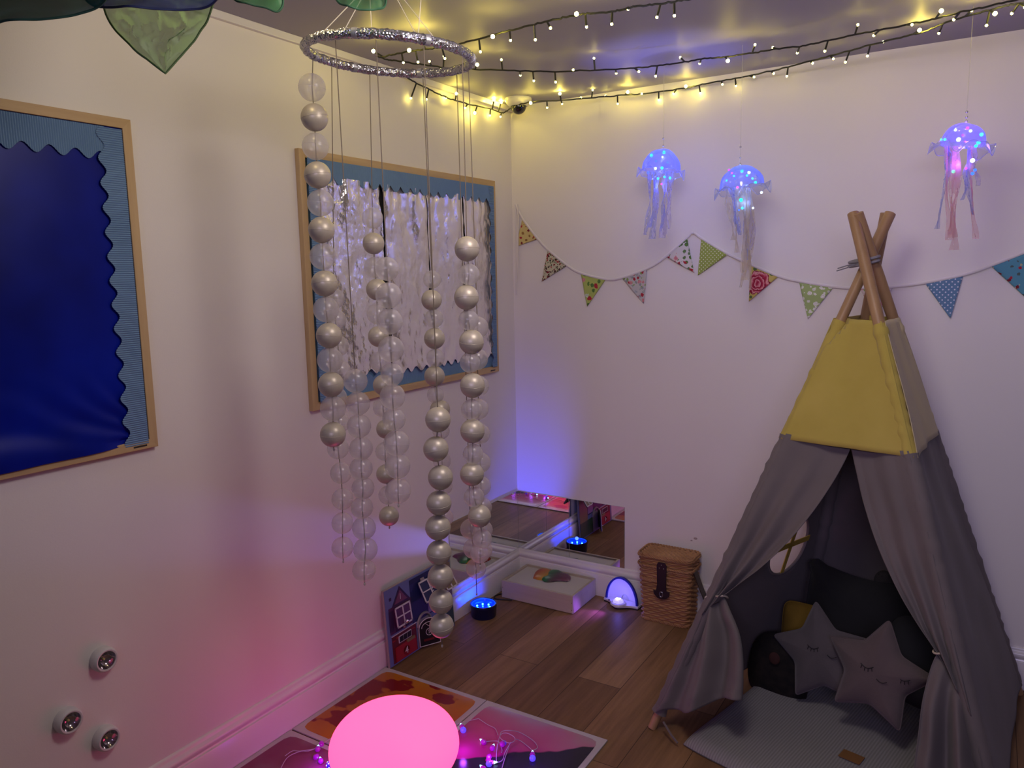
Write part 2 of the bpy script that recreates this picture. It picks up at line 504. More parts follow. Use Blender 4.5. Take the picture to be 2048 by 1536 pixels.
# ------------------------------------------------------------------ push lights
M_WPL = pm('white_plastic', (.60, .58, .58), .35)
M_CHROME = pm('chrome', (.9, .9, .9), .08, metal=1)
M_CLEAR = thin('clear_plastic_lens', (.9, .9, .9), .12, rough=.05, gloss=.6)
for (x, y, lab) in ((212, 1320, 'round white push light on the left wall, topmost of three'), (141, 1443, 'round white push light on the left wall, furthest from the corner of three'), (217, 1478, 'round white push light on the left wall, lowest of three')):
    c = onx(x, y, .022); c.x = 0
    t = thing('push_light', lab, 'light', c, 'push lights on the left wall')
    G().lathe([(0, 0), (.034, 0), (.0345, .004), (.0345, .018), (.033, .024), (.029, .028), (.0255, .0275), (.024, .024)], c, 40, UX).build('body', M_WPL, t)
    G().lathe([(.0245, .0255), (.019, .016), (.012, .010), (.005, .008), (0, .0078)], c, 32, UX).build('reflector', pm('dull_reflector', (.42, .38, .40), .12, metal=1), t)
    G().lathe([(0, .008), (.0032, .008), (.0036, .012), (.002, .0145), (0, .015)], c, 12, UX).build('led', pm('amber_led', (.8, .6, .2), .2), t)
    G().lathe([(.0250, .0262), (.019, .0300), (.010, .0325), (0, .0332)], c, 32, UX).build('lens', M_CLEAR, t)

# ------------------------------------------------------------------ mirror tiles
M_MIR = N('mirror_glass'); _b = M_MIR.bsdf((.86, .88, .88), .0, metal=1); M_MIR = M_MIR.done(_b)
M_MEDGE = pm('mirror_edge', (.45, .5, .5), .15)
def mirror(lo, hi, lab, ax):
    g = G().box(lo, hi)
    g.m = [1] * 6
    g.m[3 if ax == 0 else 2] = 0
    o = g.build('mirror_tile', [M_MIR, M_MEDGE], smooth=False, fix=False)
    tag(o, lab, 'mirror', 'mirror tiles in the corner')
mirror((.0005, -.2985, .160), (.004, -.0045, .464), 'square mirror tile on the left wall, touching the corner', 0)
mirror((.0005, -.600, .160), (.004, -.3010, .464), 'square mirror tile on the left wall, away from the corner behind the ball strands', 0)
mirror((.0045, -.004, .160), (.3000, -.0005, .464), 'square mirror tile on the back wall, touching the corner', 1)
mirror((.3025, -.004, .160), (.6000, -.0005, .464), 'square mirror tile on the back wall, nearer the wicker basket', 1)

# ------------------------------------------------------------------ dome camera
def dome_cam():
    c = V((.130, -.140, H))
    t = thing('security_camera', 'small white dome security camera with black glass eye in ceiling corner', 'camera', c)
    G().lathe([(0, 0), (.060, 0), (.062, -.006), (.060, -.014), (.054, -.026), (.044, -.034), (.038, -.036), (.036, -.032)], c, 40).build('base', M_WPL, t)
    G().ball(c + V((0, 0, -.036)), .035, 28, 16).build('dome', pm('black_glass', (.006, .006, .007), .06, spec=.8), t)
dome_cam()

# ------------------------------------------------------------------ fairy light strings
M_WIRE = pm('dark_green_wire', (.012, .013, .010), .5)
M_LED = emit('warm_led', (1.0, .82, .14), 60)
M_LEDB = emit('warm_led_bright', (1.0, .80, .10), 200)
def fairy(name, lab, wire_pts, bulbs, seed):
    r2 = random.Random(seed)
    P = smooth_path(wire_pts, 8)
    P = [p + V((r2.uniform(-1, 1), r2.uniform(-1, 1), r2.uniform(-1, 1))) * .0016 for p in P]
    t = thing(name, lab, 'fairy lights', P[0], 'warm white fairy lights on the ceiling')
    g = G().tube(P, .0030, 6)
    g.build('wire', M_WIRE, t)
    scr = []
    for p in P:
        q = p - CAM; d = q.dot(FW)
        scr.append((1024 + F * q.dot(RT) / d, 768 - F * q.dot(UP) / d, d))
    for (bx, by, br) in bulbs:
        i = min(range(len(P)), key=lambda k: (scr[k][0] - bx) ** 2 * 1.4 + (scr[k][1] - by) ** 2)
        a = P[i]; d = scr[i][2]
        L = math.hypot(scr[i][0] - bx, scr[i][1] - by) * d / F
        full = .042
        e = dep(bx, by, d)
        side = (e - a)
        back = math.sqrt(max(0, full ** 2 - min(L, full) ** 2))
        sg = 1 if (br == 0 and r2.random() < .7) else -1
        e = e + FW * back * sg * .8
        if e.z > H - .008: e.z = H - .008
        e.x = max(e.x, .012); e.y = min(e.y, -.012)
        ax = (e - a); L = max(ax.length, .01); ax = ax.normalized()
        h = G().tube([a, a + ax * (L - .012), a + ax * (L - .004)], [.0030, .0034, .0030], 6).build('bulb_holder', M_WIRE, t)
        rb = .0037 if br == 0 else .0060
        G().ball(e + ax * .001, rb, 10, 8).build('led_bulb', M_LEDB if br else M_LED, h)
def cl(pts, z):
    return [onz(x, y, z) for x, y in pts]
A_w = [(766, 114), (790, 108), (830, 101), (870, 96), (905, 91), (945, 81), (1000, 66), (1050, 54), (1100, 41), (1150, 31), (1180, 27), (1230, 22), (1265, 14), (1310, 9), (1355, 2), (1420, -9), (1520, -30)]
A_b = [(750, 109, 1), (804, 117, 0), (821, 109, 1), (834, 117, 0), (848, 91, 1), (888, 109, 0), (960, 96, 0), (986, 82, 1), (1021, 71, 0), (1071, 73, 0), (1100, 63, 0), (1151, 39, 1), (1175, 44, 0), (1226, 38, 0), (1260, 7, 0), (1318, 24, 0), (1353, 21, 0)]
fairy('fairy_light_string', 'uppermost dark-wired string of warm white fairy lights on the ceiling', cl(A_w, 2.305), A_b, 1)
B_w = [(752, 112), (775, 119), (800, 123), (850, 130), (900, 136), (960, 139), (1050, 142), (1110, 143), (1190, 140), (1270, 136), (1320, 131), (1370, 124), (1420, 116), (1455, 114), (1505, 106), (1552, 98), (1605, 92), (1650, 82), (1710, 70), (1760, 60), (1820, 48), (1870, 38), (1920, 25), (1980, 12), (2030, 0), (2120, -22)]
B_b = [(861, 131, 0), (889, 118, 0), (955, 137, 1), (1003, 126, 0), (1041, 143, 0), (1068, 155, 0), (1112, 158, 0), (1145, 147, 0), (1187, 121, 0), (1235, 139, 0), (1275, 149, 0), (1314, 146, 0), (1364, 109, 0), (1404, 119, 0), (1451, 128, 1), (1504, 98, 0), (1552, 87, 0), (1602, 97, 0), (1657, 94, 0), (1707, 59, 0), (1758, 61, 0), (1813, 59, 0), (1870, 33, 1), (1921, 28, 0)]
fairy('fairy_light_string', 'middle dark-wired string of warm white fairy lights crossing the ceiling', cl(B_w, 2.308), B_b, 2)
C_l = [(812, 150), (818, 158), (850, 175), (880, 189), (910, 201), (950, 211), (985, 219), (1005, 226), (1016, 220)]
C_r = [(1030, 212), (1062, 204), (1130, 200), (1190, 195), (1250, 190), (1300, 186), (1370, 176), (1410, 168), (1480, 155), (1550, 140), (1600, 128), (1660, 112), (1740, 90), (1800, 75), (1850, 62), (1900, 42), (1960, 25), (2010, 12), (2060, 2), (2130, -15)]
C_w = [onx(x, y, .030) for x, y in C_l]
for x, y in C_r:
    p = ony(x, y, -.035)
    if p.z > 2.335: p = onz(x, y, 2.335)
    C_w.append(p)
C_b = [(822, 196, 0), (852, 195, 0), (890, 190, 0), (914, 193, 1), (931, 220, 0), (950, 228, 1), (979, 226, 0), (988, 203, 1), (1002, 204, 1), (1001, 237, 0), (1061, 211, 1), (1095, 210, 0), (1119, 193, 1), (1125, 202, 0), (1163, 190, 0), (1184, 184, 0), (1213, 186, 0), (1237, 203, 0), (1253, 190, 1), (1281, 193, 0), (1320, 195, 0), (1351, 181, 0), (1368, 179, 1), (1404, 181, 0), (1441, 174, 0), (1476, 166, 0), (1503, 160, 0), (1542, 153, 0), (1579, 146, 0), (1619, 133, 0), (1660, 124, 0), (1697, 118, 0), (1742, 105, 0), (1776, 75, 0), (1828, 70, 1), (1889, 57, 0), (1930, 32, 0), (1978, 36, 1), (1980, 45, 0), (2039, 23, 1), (2038, 16, 0)]
fairy('fairy_light_string', 'lowest dark-wired string of warm white fairy lights running through the room corner', C_w, C_b, 3)

# ------------------------------------------------------------------ silk scarves at the ceiling
def silk(lab, fn, mat, loc, hem=None, nu=50, nv=40, catname='scarf'):
    t = thing('silk_scarf', lab, 'scarf', loc)
    G().grid(fn, nu, nv).build('cloth', mat, t)
    if hem: G().tube(hem, .0022, 6).build('hem', _cache[mat.name + '_hem'], t)
    return t
for nm, c in (('teal_silk', (.012, .06, .045)), ('navy_silk', (.03, .045, .13)), ('sage_silk', (.10, .17, .06)), ('green_silk', (.03, .12, .05))):
    pm(nm + '_hem', c, .7)
M_TEAL = thin('teal_silk', (.010, .085, .055), .95, rough=.5, trl=.3, gloss=.02, var=(.012, .045, .06))
M_NAVY = thin('navy_silk', (.05, .07, .30), .86, rough=.5, trl=.5, gloss=.02, var=(.07, .07, .22))
M_SAGE = thin('sage_silk', (.20, .42, .15), .78, rough=.5, trl=.6, gloss=.03, var=(.25, .44, .20), bump=.5, bscale=16)
M_GRN = thin('green_silk', (.05, .26, .09), .75, rough=.5, trl=.55, gloss=.04)
def scarf_swag(low, top, d, mat, lab, folds=3, amp=.02):
    lowP = smooth_path([dep(x, y, d) for x, y in low], 8); topP = [dep(x, y, d * 1.0) for x, y in top]
    for p in topP: p.z = min(p.z, H - .002)
    def fn(a, c):
        p = interp(topP, a).lerp(interp(lowP, a), c)
        f = math.sin(c * folds * 2 * PI + 2 * noise.noise(V((a * 3, c, d)))) * amp * math.sin(c * PI * .5) + .015 * noise.noise(V((a * 6, c * 4, 3)))
        return p - HN * f
    hem = [fn(i / 60, 1.0) for i in range(61)]
    silk(lab, fn, mat, hem[30], hem)
scarf_swag([(-120, 52), (0, 45), (45, 42), (95, 35), (150, 19), (205, -4), (260, -40)], [(-120, -250), (0, -262), (100, -268), (240, -270)], 1.42, M_TEAL, 'dark teal silk scarf swagged across the upper left of the ceiling', 3)
scarf_swag([(150, -22), (175, 4), (235, 14), (300, 17), (370, 12), (435, 0), (470, -25)], [(150, -255), (300, -272), (470, -275)], 1.48, M_NAVY, 'blue silk scarf swagged over the pointed green scarf', 3)
def tri_scarf():
    d = 1.62
    T = [dep(180, -235, d), dep(460, -250, d)]
    for p in T: p.z = min(p.z, H - .002)
    left = smooth_path([T[0], dep(206, 12, d), dep(262, 92, d), dep(296, 120, d), dep(331, 147, d)], 10)
    right = smooth_path([T[1], dep(428, 6, d), dep(400, 66, d), dep(372, 100, d), dep(331, 147, d)], 10)
    def fn(a, c):
        p = interp(left, c).lerp(interp(right, c), a)
        f = .030 * noise.noise(V((a * 3.0 + c * 2, c * 7, 2))) + .030 * abs(noise.noise(V((a * 5 - c * 4, c * 11 + a * 3, 7)))) + .012 * abs(noise.noise(V((a * 14 + c * 9, c * 17, 4))))
        f += .012 * math.sin((a - .5) * 10 + c * 6)
        return p - HN * f * min(1, 4 * (1 - c) + .1) * min(1, 5 * a * (1 - a) + .12)
    hem = [fn(0, i / 40) for i in range(41)] + [fn(1, 1 - i / 40) for i in range(1, 41)]
    silk('pale green silk scarf hanging to a point over the left wall', fn, M_SAGE, hem[40], hem, 70, 80)
tri_scarf()
scarf_swag([(430, -60), (468, -2), (500, 9), (530, 14), (550, 20), (560, 10), (563, -10), (575, -60)], [(430, -255), (500, -262), (575, -268)], 1.55, M_GRN, 'small green silk scarf end beside the pointed scarf', 2, .012)
scarf_swag([(655, -40), (675, 2), (700, 15), (725, 19), (750, 15), (768, 5), (775, -40)], [(655, -250), (710, -255), (775, -260)], 1.55, M_GRN, 'green silk scarf end drooping above the foil-wrapped hoop', 2, .012)

# ------------------------------------------------------------------ ball mobile
HC = V((.708, -1.724, 2.122)); HRAD = .205
HU = V((-.997, 0, .079)); HV = V((0, -1, .0))
M_CORD = pm('fawn_cord', (.17, .13, .09), .8)
M_CORDW = pm('pale_cord', (.55, .50, .42), .8)
def hoop_at(t): return HC + (HU * math.cos(t) + HV * math.sin(t)) * HRAD
def scr(p):
    q = V(p) - CAM; d = q.dot(FW)
    return 1024 + F * q.dot(RT) / d, 768 - F * q.dot(UP) / d
def hoop():
    t = thing('hanging_hoop', 'silver foil-wrapped hoop hanging from the ceiling, carrying the ball strands', 'mobile', HC)
    n = 220; path = [hoop_at(2 * PI * i / n) for i in range(n)]
    g = G()
    g.tube(path, .0112, 16, closed=True, jit=.30, seed=4)
    m = N('wrapped_foil_tape'); v = m.co()
    b = m.bsdf((.56, .55, .57), .24, metal=.95)
    vo = m.n('ShaderNodeTexVoronoi'); vo.inputs['Scale'].default_value = 150; m.l(v, vo.inputs['Vector'])
    m.bump(b, m.math('ADD', vo.outputs['Distance'], m.noise(v, 90, 3).outputs[0]), .6, .006)
    g.build('ring', m.done(b), t)
    # tape bands
    for a in (.35, 1.9, 2.7, 3.6, 5.0, 5.9):
        p = [hoop_at(a - .03), hoop_at(a), hoop_at(a + .03)]
        G().tube(p, .0125, 14, jit=.15, seed=a).build('tape_band', pm('grey_tape', (.45, .44, .46), .3, metal=.6), t)
    for (hx, hy, tx, ty) in ((645, 66, 716, -6), (688, 60, 722, 2), (837, 68, 790, -8), (868, 84, 800, -10), (745, 62, 738, -40), (842, 70, 846, -60)):
        i = min(range(n), key=lambda k: (scr(path[k])[0] - hx) ** 2 + 3 * (scr(path[k])[1] - hy) ** 2)
        a = path[i]
        e = onp(tx, ty, a.lerp(HC, .25), HN)
        dv = (e - a); e = a + dv * ((H - a.z) / dv.z)
        G().tube([a + V((0, 0, .008)), a.lerp(e, .5), e], .0011, 5).build('suspension_cord', M_CORDW, t)
hoop()

def pearl_mat():
    m = N('pearl_ball'); v = m.co()
    c = m.ramp(m.noise(v, 55, 3).outputs[0], [(.3, (.46, .40, .31)), (.7, (.54, .475, .38))])
    b = m.bsdf(c, .40, metal=.25, spec=.4, coat=.08)
    b.inputs['Coat Roughness'].default_value = .25
    return m.done(b)
M_PEARL = pearl_mat()
M_FROST = thin('frosted_clear_ball', (.76, .71, .71), .36, rough=.22, trl=.5, gloss=.08, edge=.12)
_bm = {}
def unit_ball(kind):
    if kind not in _bm:
        g = G().ball((0, 0, 0), 1, 28, 18)
        # moulded seam round the middle and the two string holes
        g.tube([(math.cos(a) * 1.0, math.sin(a) * 1.0, 0) for a in [2 * PI * i / 48 for i in range(48)]], .012, 4, closed=True)
        o = g.build('x', M_PEARL if kind == 'p' else M_FROST)
        _bm[kind] = o.data
        bpy.data.objects.remove(o)
    return _bm[kind]
def strand(lab, ax, ay, balls, extra=.03, front=None):
    """ax, ay: where the string leaves the hoop; balls: (x, y, radius px, kind)"""
    best = min((hoop_at(2 * PI * k / 720) for k in range(720)), key=lambda p: (scr(p)[0] - ax) ** 2 + 2 * (scr(p)[1] - ay) ** 2)
    A = best + V((0, 0, -.0128))
    pts = []
    for (x, y, r, k) in balls:
        P = onp(x, y, A, HN)
        pts.append((P, px(r, depth_of(P)), k))
    t = thing('ball_strand', lab, 'ball strand', pts[-1][0], 'strands of balls hanging from the hoop')
    last = pts[-1][0] - V((0, 0, pts[-1][1] + extra))
    path = [A, A.lerp(pts[0][0], .5)] + [p for p, r, k in pts] + [last]
    G().tube(path, .00125, 5).build('string', M_CORD, t)
    G().ball(last, .0028, 8, 6, sc=(1, 1, 1.6)).build('knot', M_CORDW, t)
    for i, (P, r, k) in enumerate(pts):
        o = bpy.data.objects.new('pearl_ball' if k == 'p' else 'clear_ball', unit_ball(k))
        COL.objects.link(o)
        o.parent = t
        o.location = P - t.location
        o.scale = (r, r, r)
        o.rotation_euler = (rnd.uniform(-.15, .15), rnd.uniform(-.15, .15), rnd.uniform(0, 6))
strand('long strand of alternating clear and pearl balls, leftmost and highest-starting', 622, 112, [(624, 175, 27, 'c'), (629, 235, 27, 'p'), (631, 293, 26.5, 'c'), (635, 350, 26.5, 'p'), (641, 406, 26.5, 'c'), (643, 460, 26, 'p'), (646, 513, 26.5, 'c'), (649, 567, 26, 'p'), (652, 619, 25.5, 'c'), (658, 671, 25.5, 'p'), (660, 720, 25.5, 'c'), (662, 769, 25.5, 'p'), (666, 817, 25.5, 'c'), (666, 869, 25.5, 'p')], .008)
strand('all-clear ball strand just behind the leftmost strand, ending lower', 662, 125, [(668, 597, 21, 'c'), (671, 640, 21, 'c'), (676, 692, 21.5, 'c'), (680, 742, 22, 'c'), (673, 795, 21, 'c'), (678, 846, 21, 'c'), (676, 897, 21.5, 'c'), (682, 946, 21.5, 'c'), (685, 998, 21.5, 'c'), (685, 1046, 21.5, 'c'), (685, 1095, 21.5, 'c')], .012)
strand('all-clear ball strand starting low on a long bare string, left of middle', 671, 70, [(711, 762, 24, 'c'), (716, 807, 24, 'c'), (718, 852, 24, 'c'), (722, 897, 23.5, 'c'), (722, 937, 23, 'c'), (726, 976, 22.5, 'c'), (724, 1015, 22, 'c'), (728, 1056, 23.5, 'c'), (731, 1099, 24, 'c'), (728, 1140, 23, 'c')], .008)
strand('strand of small clear and pearl balls hanging from the far rim, mid-left', 740, 138, [(745, 436, 21, 'c'), (747, 487, 21.5, 'p'), (749, 535, 21, 'c'), (754, 579, 21.5, 'p'), (754, 628, 20.5, 'c'), (757, 673, 21, 'p'), (760, 723, 20.5, 'c'), (767, 770, 21, 'p'), (766, 815, 20, 'c'), (772, 858, 19.5, 'p'), (770, 903, 19, 'c'), (772, 948, 19.5, 'p'), (776, 990, 19, 'c'), (778, 1032, 20, 'p')], .006)
strand('all-clear strand of bigger balls on a near-rim string, centre of the hoop', 751, 70, [(774, 538, 23.5, 'c'), (777, 591, 26, 'c'), (779, 643, 26, 'c'), (782, 698, 26, 'c'), (784, 749, 23, 'c'), (785, 793, 25.5, 'c'), (788, 839, 23, 'c'), (793, 886, 26, 'c'), (795, 932, 25.5, 'c'), (796, 982, 25.5, 'c')], .006)
strand('all-pearl strand hanging lowest, its bottom ball nearest the floor', 846, 82, [(876, 839, 25.5, 'p'), (872, 898, 25.5, 'p'), (881, 955, 25, 'p'), (878, 1006, 25, 'p'), (876, 1055, 25.5, 'p'), (878, 1105, 25, 'p'), (881, 1153, 25.5, 'p'), (882, 1203, 24.5, 'p'), (883, 1251, 24.5, 'p')], .024)
strand('strand of small clear and pearl balls hidden behind the lowest-hanging pearl strand', 845, 146, [(864, 559, 18, 'c'), (863, 600, 20.5, 'p'), (868, 637, 19, 'c'), (869, 677, 21, 'p'), (871, 716, 18.5, 'c'), (869, 752, 20.5, 'p'), (871, 790, 17, 'c'), (880, 820, 20.5, 'p'), (882, 862, 17, 'c'), (884, 922, 18, 'c'), (887, 972, 18, 'c'), (889, 1035, 18, 'c')], .006)
strand('strand of big pearl and clear balls on the near right of the hoop', 920, 106, [(934, 498, 25, 'p'), (938, 549, 21.5, 'c'), (933, 595, 25, 'p'), (937, 640, 20.5, 'c'), (943, 684, 25, 'p'), (940, 725, 20.5, 'c'), (945, 771, 25, 'p'), (943, 819, 21, 'c'), (945, 862, 24.5, 'p'), (946, 908, 20.5, 'c'), (944, 948, 24, 'p'), (948, 994, 20.5, 'c'), (959, 1032, 23, 'p'), (965, 1078, 19, 'c'), (960, 1106, 20, 'c')], .010)
strand('all-clear strand hanging furthest right, half behind the big pearl strand', 937, 131, [(955, 655, 22, 'c'), (954, 718, 22, 'c'), (957, 772, 21, 'c'), (956, 818, 21.5, 'c'), (960, 868, 20.5, 'c'), (961, 925, 20.5, 'c'), (962, 972, 20, 'c'), (964, 1014, 20, 'c'), (966, 1060, 19.5, 'c'), (966, 1100, 19, 'c')], .006)
strand('all-clear strand ending in a blue-lit ball above the glowing dark blue pot', 913, 139, [(941, 1058, 20.5, 'c'), (947, 1097, 20.5, 'c'), (952, 1137, 20, 'c')], .05)

# ------------------------------------------------------------------ jellyfish lanterns
M_JDOME = thin('clear_jelly_film', (.20, .28, 1.0), .38, rough=.12, trl=.6, gloss=.22, edge=.42, bump=.3, bscale=18)
M_JBRIM = thin('clear_brim_film', (.50, .58, .95), .30, rough=.12, trl=.6, gloss=.25, edge=.30)
M_RIB = {'b': thin('blue_tinted_ribbon', (.30, .38, .95), .34, rough=.3, trl=.6, gloss=.08, edge=.25),
         'w': thin('cream_ribbon', (.72, .64, .50), .42, rough=.35, trl=.5, gloss=.06, edge=.25),
         'v': thin('lilac_ribbon', (.55, .50, .80), .30, rough=.3, trl=.6, gloss=.06, edge=.25),
         'p': thin('pink_ribbon', (.85, .42, .52), .34, rough=.3, trl=.6, gloss=.06, edge=.25)}
LEDC = {'b': (.03, .10, 1.0), 'c': (.03, .55, 1.0), 'w': (.55, .75, 1.0), 'm': (1.0, .05, .6), 'g': (.02, .85, .40), 'v': (.30, .04, 1.0)}
def jelly(lab, yp, dome, brim, tilt, ribbons, leds, chain, col, power, seed):
    """dome: (cx, base_y, half width px, height px) in the picture; yp: distance plane"""
    r2 = random.Random(seed)
    cx, by, hw, ht = dome
    c = ony(cx, by, yp); d = depth_of(c); R = px(hw, d); Hh = px(ht, d)
    t = thing('jellyfish_lantern', lab, 'lantern', c, 'jellyfish lanterns hanging before the back wall')
    ax = (V((0, 0, 1)) + HR * tilt).normalized()
    u = (HR - ax * HR.dot(ax)).normalized(); w2 = ax.cross(u)
    g = G()
    prof = [(R * math.cos(k * PI / 24), Hh * math.sin(k * PI / 24)) for k in range(13)]
    g.lathe(prof, c, 36, ax)
    for i, p in enumerate(g.v): g.v[i] = p + (p - c).normalized() * .004 * noise.noise(p * 22)
    g.build('dome', M_JDOME, t)
    g = G(); Rb = px(brim, d)
    def bf(a, b):
        th = a * 2 * PI; rr = R * .93 + (Rb - R * .93) * b
        return c + (u * math.cos(th) + w2 * math.sin(th)) * rr + ax * (-.012 * b + .017 * b * math.sin(th * 5 + seed) + .009 * b * math.sin(th * 9 + 2 * seed))
    g.grid(bf, 90, 5); g.build('brim', M_JBRIM, t)
    G().tube([bf(i / 90, 1) for i in range(90)], .0012, 5, closed=True).build('brim_edge', thin('clear_edge_film', (.7, .75, 1), .7, rough=.1, gloss=.3), t)
    for (x0, x1, x2, yb, wd, kind) in ribbons:
        a = ony(x0, by + 2, yp + r2.uniform(-.03, .03)); b = ony(x1, (by + yb) / 2, yp + r2.uniform(-.035, .035)); e = ony(x2, yb, yp + r2.uniform(-.04, .04))
        sp = smooth_path([a, a.lerp(b, .5) + HR * r2.uniform(-.006, .006), b, b.lerp(e, .5) + HR * r2.uniform(-.008, .008), e], 8)
        ww = px(wd * 1.35, d); ph = r2.uniform(0, 6); tw = r2.uniform(2, 5)
        n = len(sp) - 1
        def rf(s, q, sp=sp, ww=ww, ph=ph, tw=tw, n=n):
            p = sp[round(q * n)]
            an = ph + tw * q
            dr = HR * math.cos(an) * .9 + HN * math.sin(an)
            return p + dr * ww * (s - .5) * (1 + .25 * math.sin(q * 9 + ph)) + HN * .006 * math.sin(s * 8 + q * 12)
        G().grid(rf, 5, n).build('ribbon_tentacle', M_RIB[kind], t)
    for (x, y, r, k) in leds:
        p = ony(x, y, yp + r2.uniform(-.05, .02))
        G().ball(p, px(r * .72, d), 10, 8).build('led', emit('jelly_led_' + k, LEDC[k], 3.2), t)
    top = c + ax * Hh
    ce = V((top.x, top.y, H))
    G().tube([top, ce], .0007, 4).build('thread', thin('clear_thread', (.8, .78, .7), .45, gloss=.2), t)
    for y in chain:
        p = top + V((0, 0, px(y, d)))
        G().ball(p, .0042, 10, 8).build('crystal_bead', pm('crystal_bead', (.7, .68, .66), .08, metal=.5), t)
    lamp('led_glow', 'POINT', c + ax * Hh * .35, col, power * 8, radius=.02, parent=t)
    lamp('led_glow', 'POINT', c - ax * .06, col, power * 3, radius=.015, parent=t)
jelly('jellyfish lantern glowing blue, nearest the room corner of the three', -.30, (1322, 341, 38, 42), 47, .10,
      [(1300, 1300, 1290, 470, 9, 'b'), (1306, 1312, 1304, 478, 11, 'b'), (1312, 1306, 1298, 455, 8, 'b'), (1330, 1330, 1324, 476, 10, 'v'), (1338, 1336, 1330, 470, 11, 'v'), (1343, 1340, 1338, 458, 9, 'v'), (1318, 1308, 1309, 440, 8, 'v'), (1334, 1326, 1321, 462, 7, 'b')],
      [(1303, 311, 4.5, 'c'), (1328, 305, 4.5, 'c'), (1325, 314, 3, 'w'), (1311, 337, 4, 'w'), (1324, 336, 4, 'g'), (1316, 357, 3.5, 'c'), (1329, 354, 3, 'c'), (1340, 356, 3.5, 'g'), (1323, 368, 2.5, 'm'), (1312, 322, 3, 'b'), (1335, 325, 3, 'b'), (1296, 345, 3, 'b')],
      [6, 20], (.13, .18, 1.0), .10, 1)
jelly('jellyfish lantern with long cream tentacles, hanging over the bunting', -.38, (1484, 374, 44, 42), 55, -.12,
      [(1455, 1458, 1466, 480, 8, 'w'), (1462, 1470, 1478, 466, 10, 'b'), (1468, 1472, 1480, 470, 8, 'b'), (1497, 1503, 1500, 500, 10, 'v'), (1490, 1490, 1486, 545, 9, 'w'), (1498, 1500, 1490, 560, 10, 'w'), (1502, 1506, 1497, 540, 8, 'w'), (1486, 1494, 1481, 575, 8, 'w'), (1494, 1496, 1500, 580, 7, 'w'), (1474, 1474, 1474, 505, 8, 'w'), (1488, 1490, 1492, 520, 8, 'b')],
      [(1458, 340, 3, 'v'), (1468, 352, 3, 'c'), (1470, 358, 2.5, 'b'), (1453, 361, 3, 'c'), (1484, 342, 4.5, 'c'), (1498, 345, 4.5, 'w'), (1494, 351, 3, 'g'), (1511, 365, 4, 'g'), (1505, 357, 3, 'g'), (1475, 375, 3.5, 'm'), (1482, 400, 5, 'g'), (1485, 416, 4, 'c'), (1506, 416, 3, 'w'), (1523, 385, 3.5, 'w'), (1464, 346, 2.5, 'm'), (1478, 420, 2.5, 'b')],
      [3, 16, 36], (.22, .35, 1.0), .06, 2)
jelly('jellyfish lantern with pink tentacles, hanging furthest along the back wall', -.40, (1924, 290, 40, 42), 58, .13,
      [(1893, 1893, 1898, 480, 9, 'p'), (1900, 1902, 1905, 475, 12, 'p'), (1908, 1910, 1908, 500, 12, 'p'), (1914, 1914, 1903, 470, 9, 'p'), (1893, 1890, 1874, 458, 7, 'b'), (1942, 1944, 1952, 478, 6, 'p'), (1938, 1935, 1946, 430, 7, 'b'), (1896, 1896, 1890, 360, 9, 'b'), (1950, 1948, 1956, 372, 8, 'v'), (1940, 1932, 1924, 400, 9, 'b')],
      [(1883, 279, 3.5, 'g'), (1890, 279, 4, 'c'), (1911, 260, 4, 'w'), (1917, 279, 6, 'w'), (1935, 256, 4, 'm'), (1941, 262, 4, 'w'), (1963, 269, 5, 'g'), (1957, 285, 5, 'c'), (1952, 292, 4, 'g'), (1945, 321, 6, 'w'), (1907, 343, 5, 'g'), (1945, 347, 4.5, 'b'), (1932, 337, 3, 'm'), (1925, 270, 3, 'v'), (1930, 283, 3, 'v'), (1950, 340, 4, 'b')],
      [4, 12, 22], (.30, .12, 1.0), .11, 3)

# ------------------------------------------------------------------ bunting
def print_cloth(name, base, spots, leaf=None, scale=34, thr=.34, lthr=.22, seed=0, rose=None):
    m = N(name); v0 = m.co(loc=(seed, seed * 1.3, seed * .7))
    nz = m.noise(v0, 90, 2); dv = m.n('ShaderNodeVectorMath', operation='SCALE'); m.l(nz.outputs['Color'], dv.inputs[0]); dv.inputs['Scale'].default_value = .012
    av = m.n('ShaderNodeVectorMath', operation='ADD'); m.l(v0, av.inputs[0]); m.l(dv.outputs[0], av.inputs[1]); v = av.outputs[0]
    col = m.mixc(.5, base, tuple(x * .9 for x in base))
    def cells(sc, th, cols, prev, off):
        vo = m.n('ShaderNodeTexVoronoi'); vo.inputs['Scale'].default_value = sc
        ad = m.n('ShaderNodeVectorMath', operation='ADD'); m.l(v, ad.inputs[0]); ad.inputs[1].default_value = (off, off * .7, off * 1.9); m.l(ad.outputs[0], vo.inputs['Vector'])
        sep = m.n('ShaderNodeSeparateColor'); m.l(vo.outputs['Color'], sep.inputs[0])
        k = len(cols); cc = m.ramp(sep.outputs[0], [(i / k, c) for i, c in enumerate(cols)], True)
        rings = m.ramp(vo.outputs['Distance'], [(0, (.55, .55, .55)), (th * .35, (1.15, 1.15, 1.15)), (th * .6, (.8, .8, .8)), (th, (1.1, 1.1, 1.1))])
        cc = m.mixc(1, cc, rings, 'MULTIPLY')
        keep = m.math('LESS_THAN', sep.outputs[1], .75)
        f = m.math('MULTIPLY', m.math('LESS_THAN', vo.outputs['Distance'], th), keep)
        return m.mixc(f, prev, cc)
    if leaf: col = cells(scale * 1.25, lthr, leaf, col, 3.3)
    if spots: col = cells(scale, thr, spots, col, 0)
    b = m.bsdf(col, .85, spec=.2, sheen=.1)
    m.bump(b, m.noise(v0, 400, 2).outputs[0], .15, .001)
    return m.done(b)
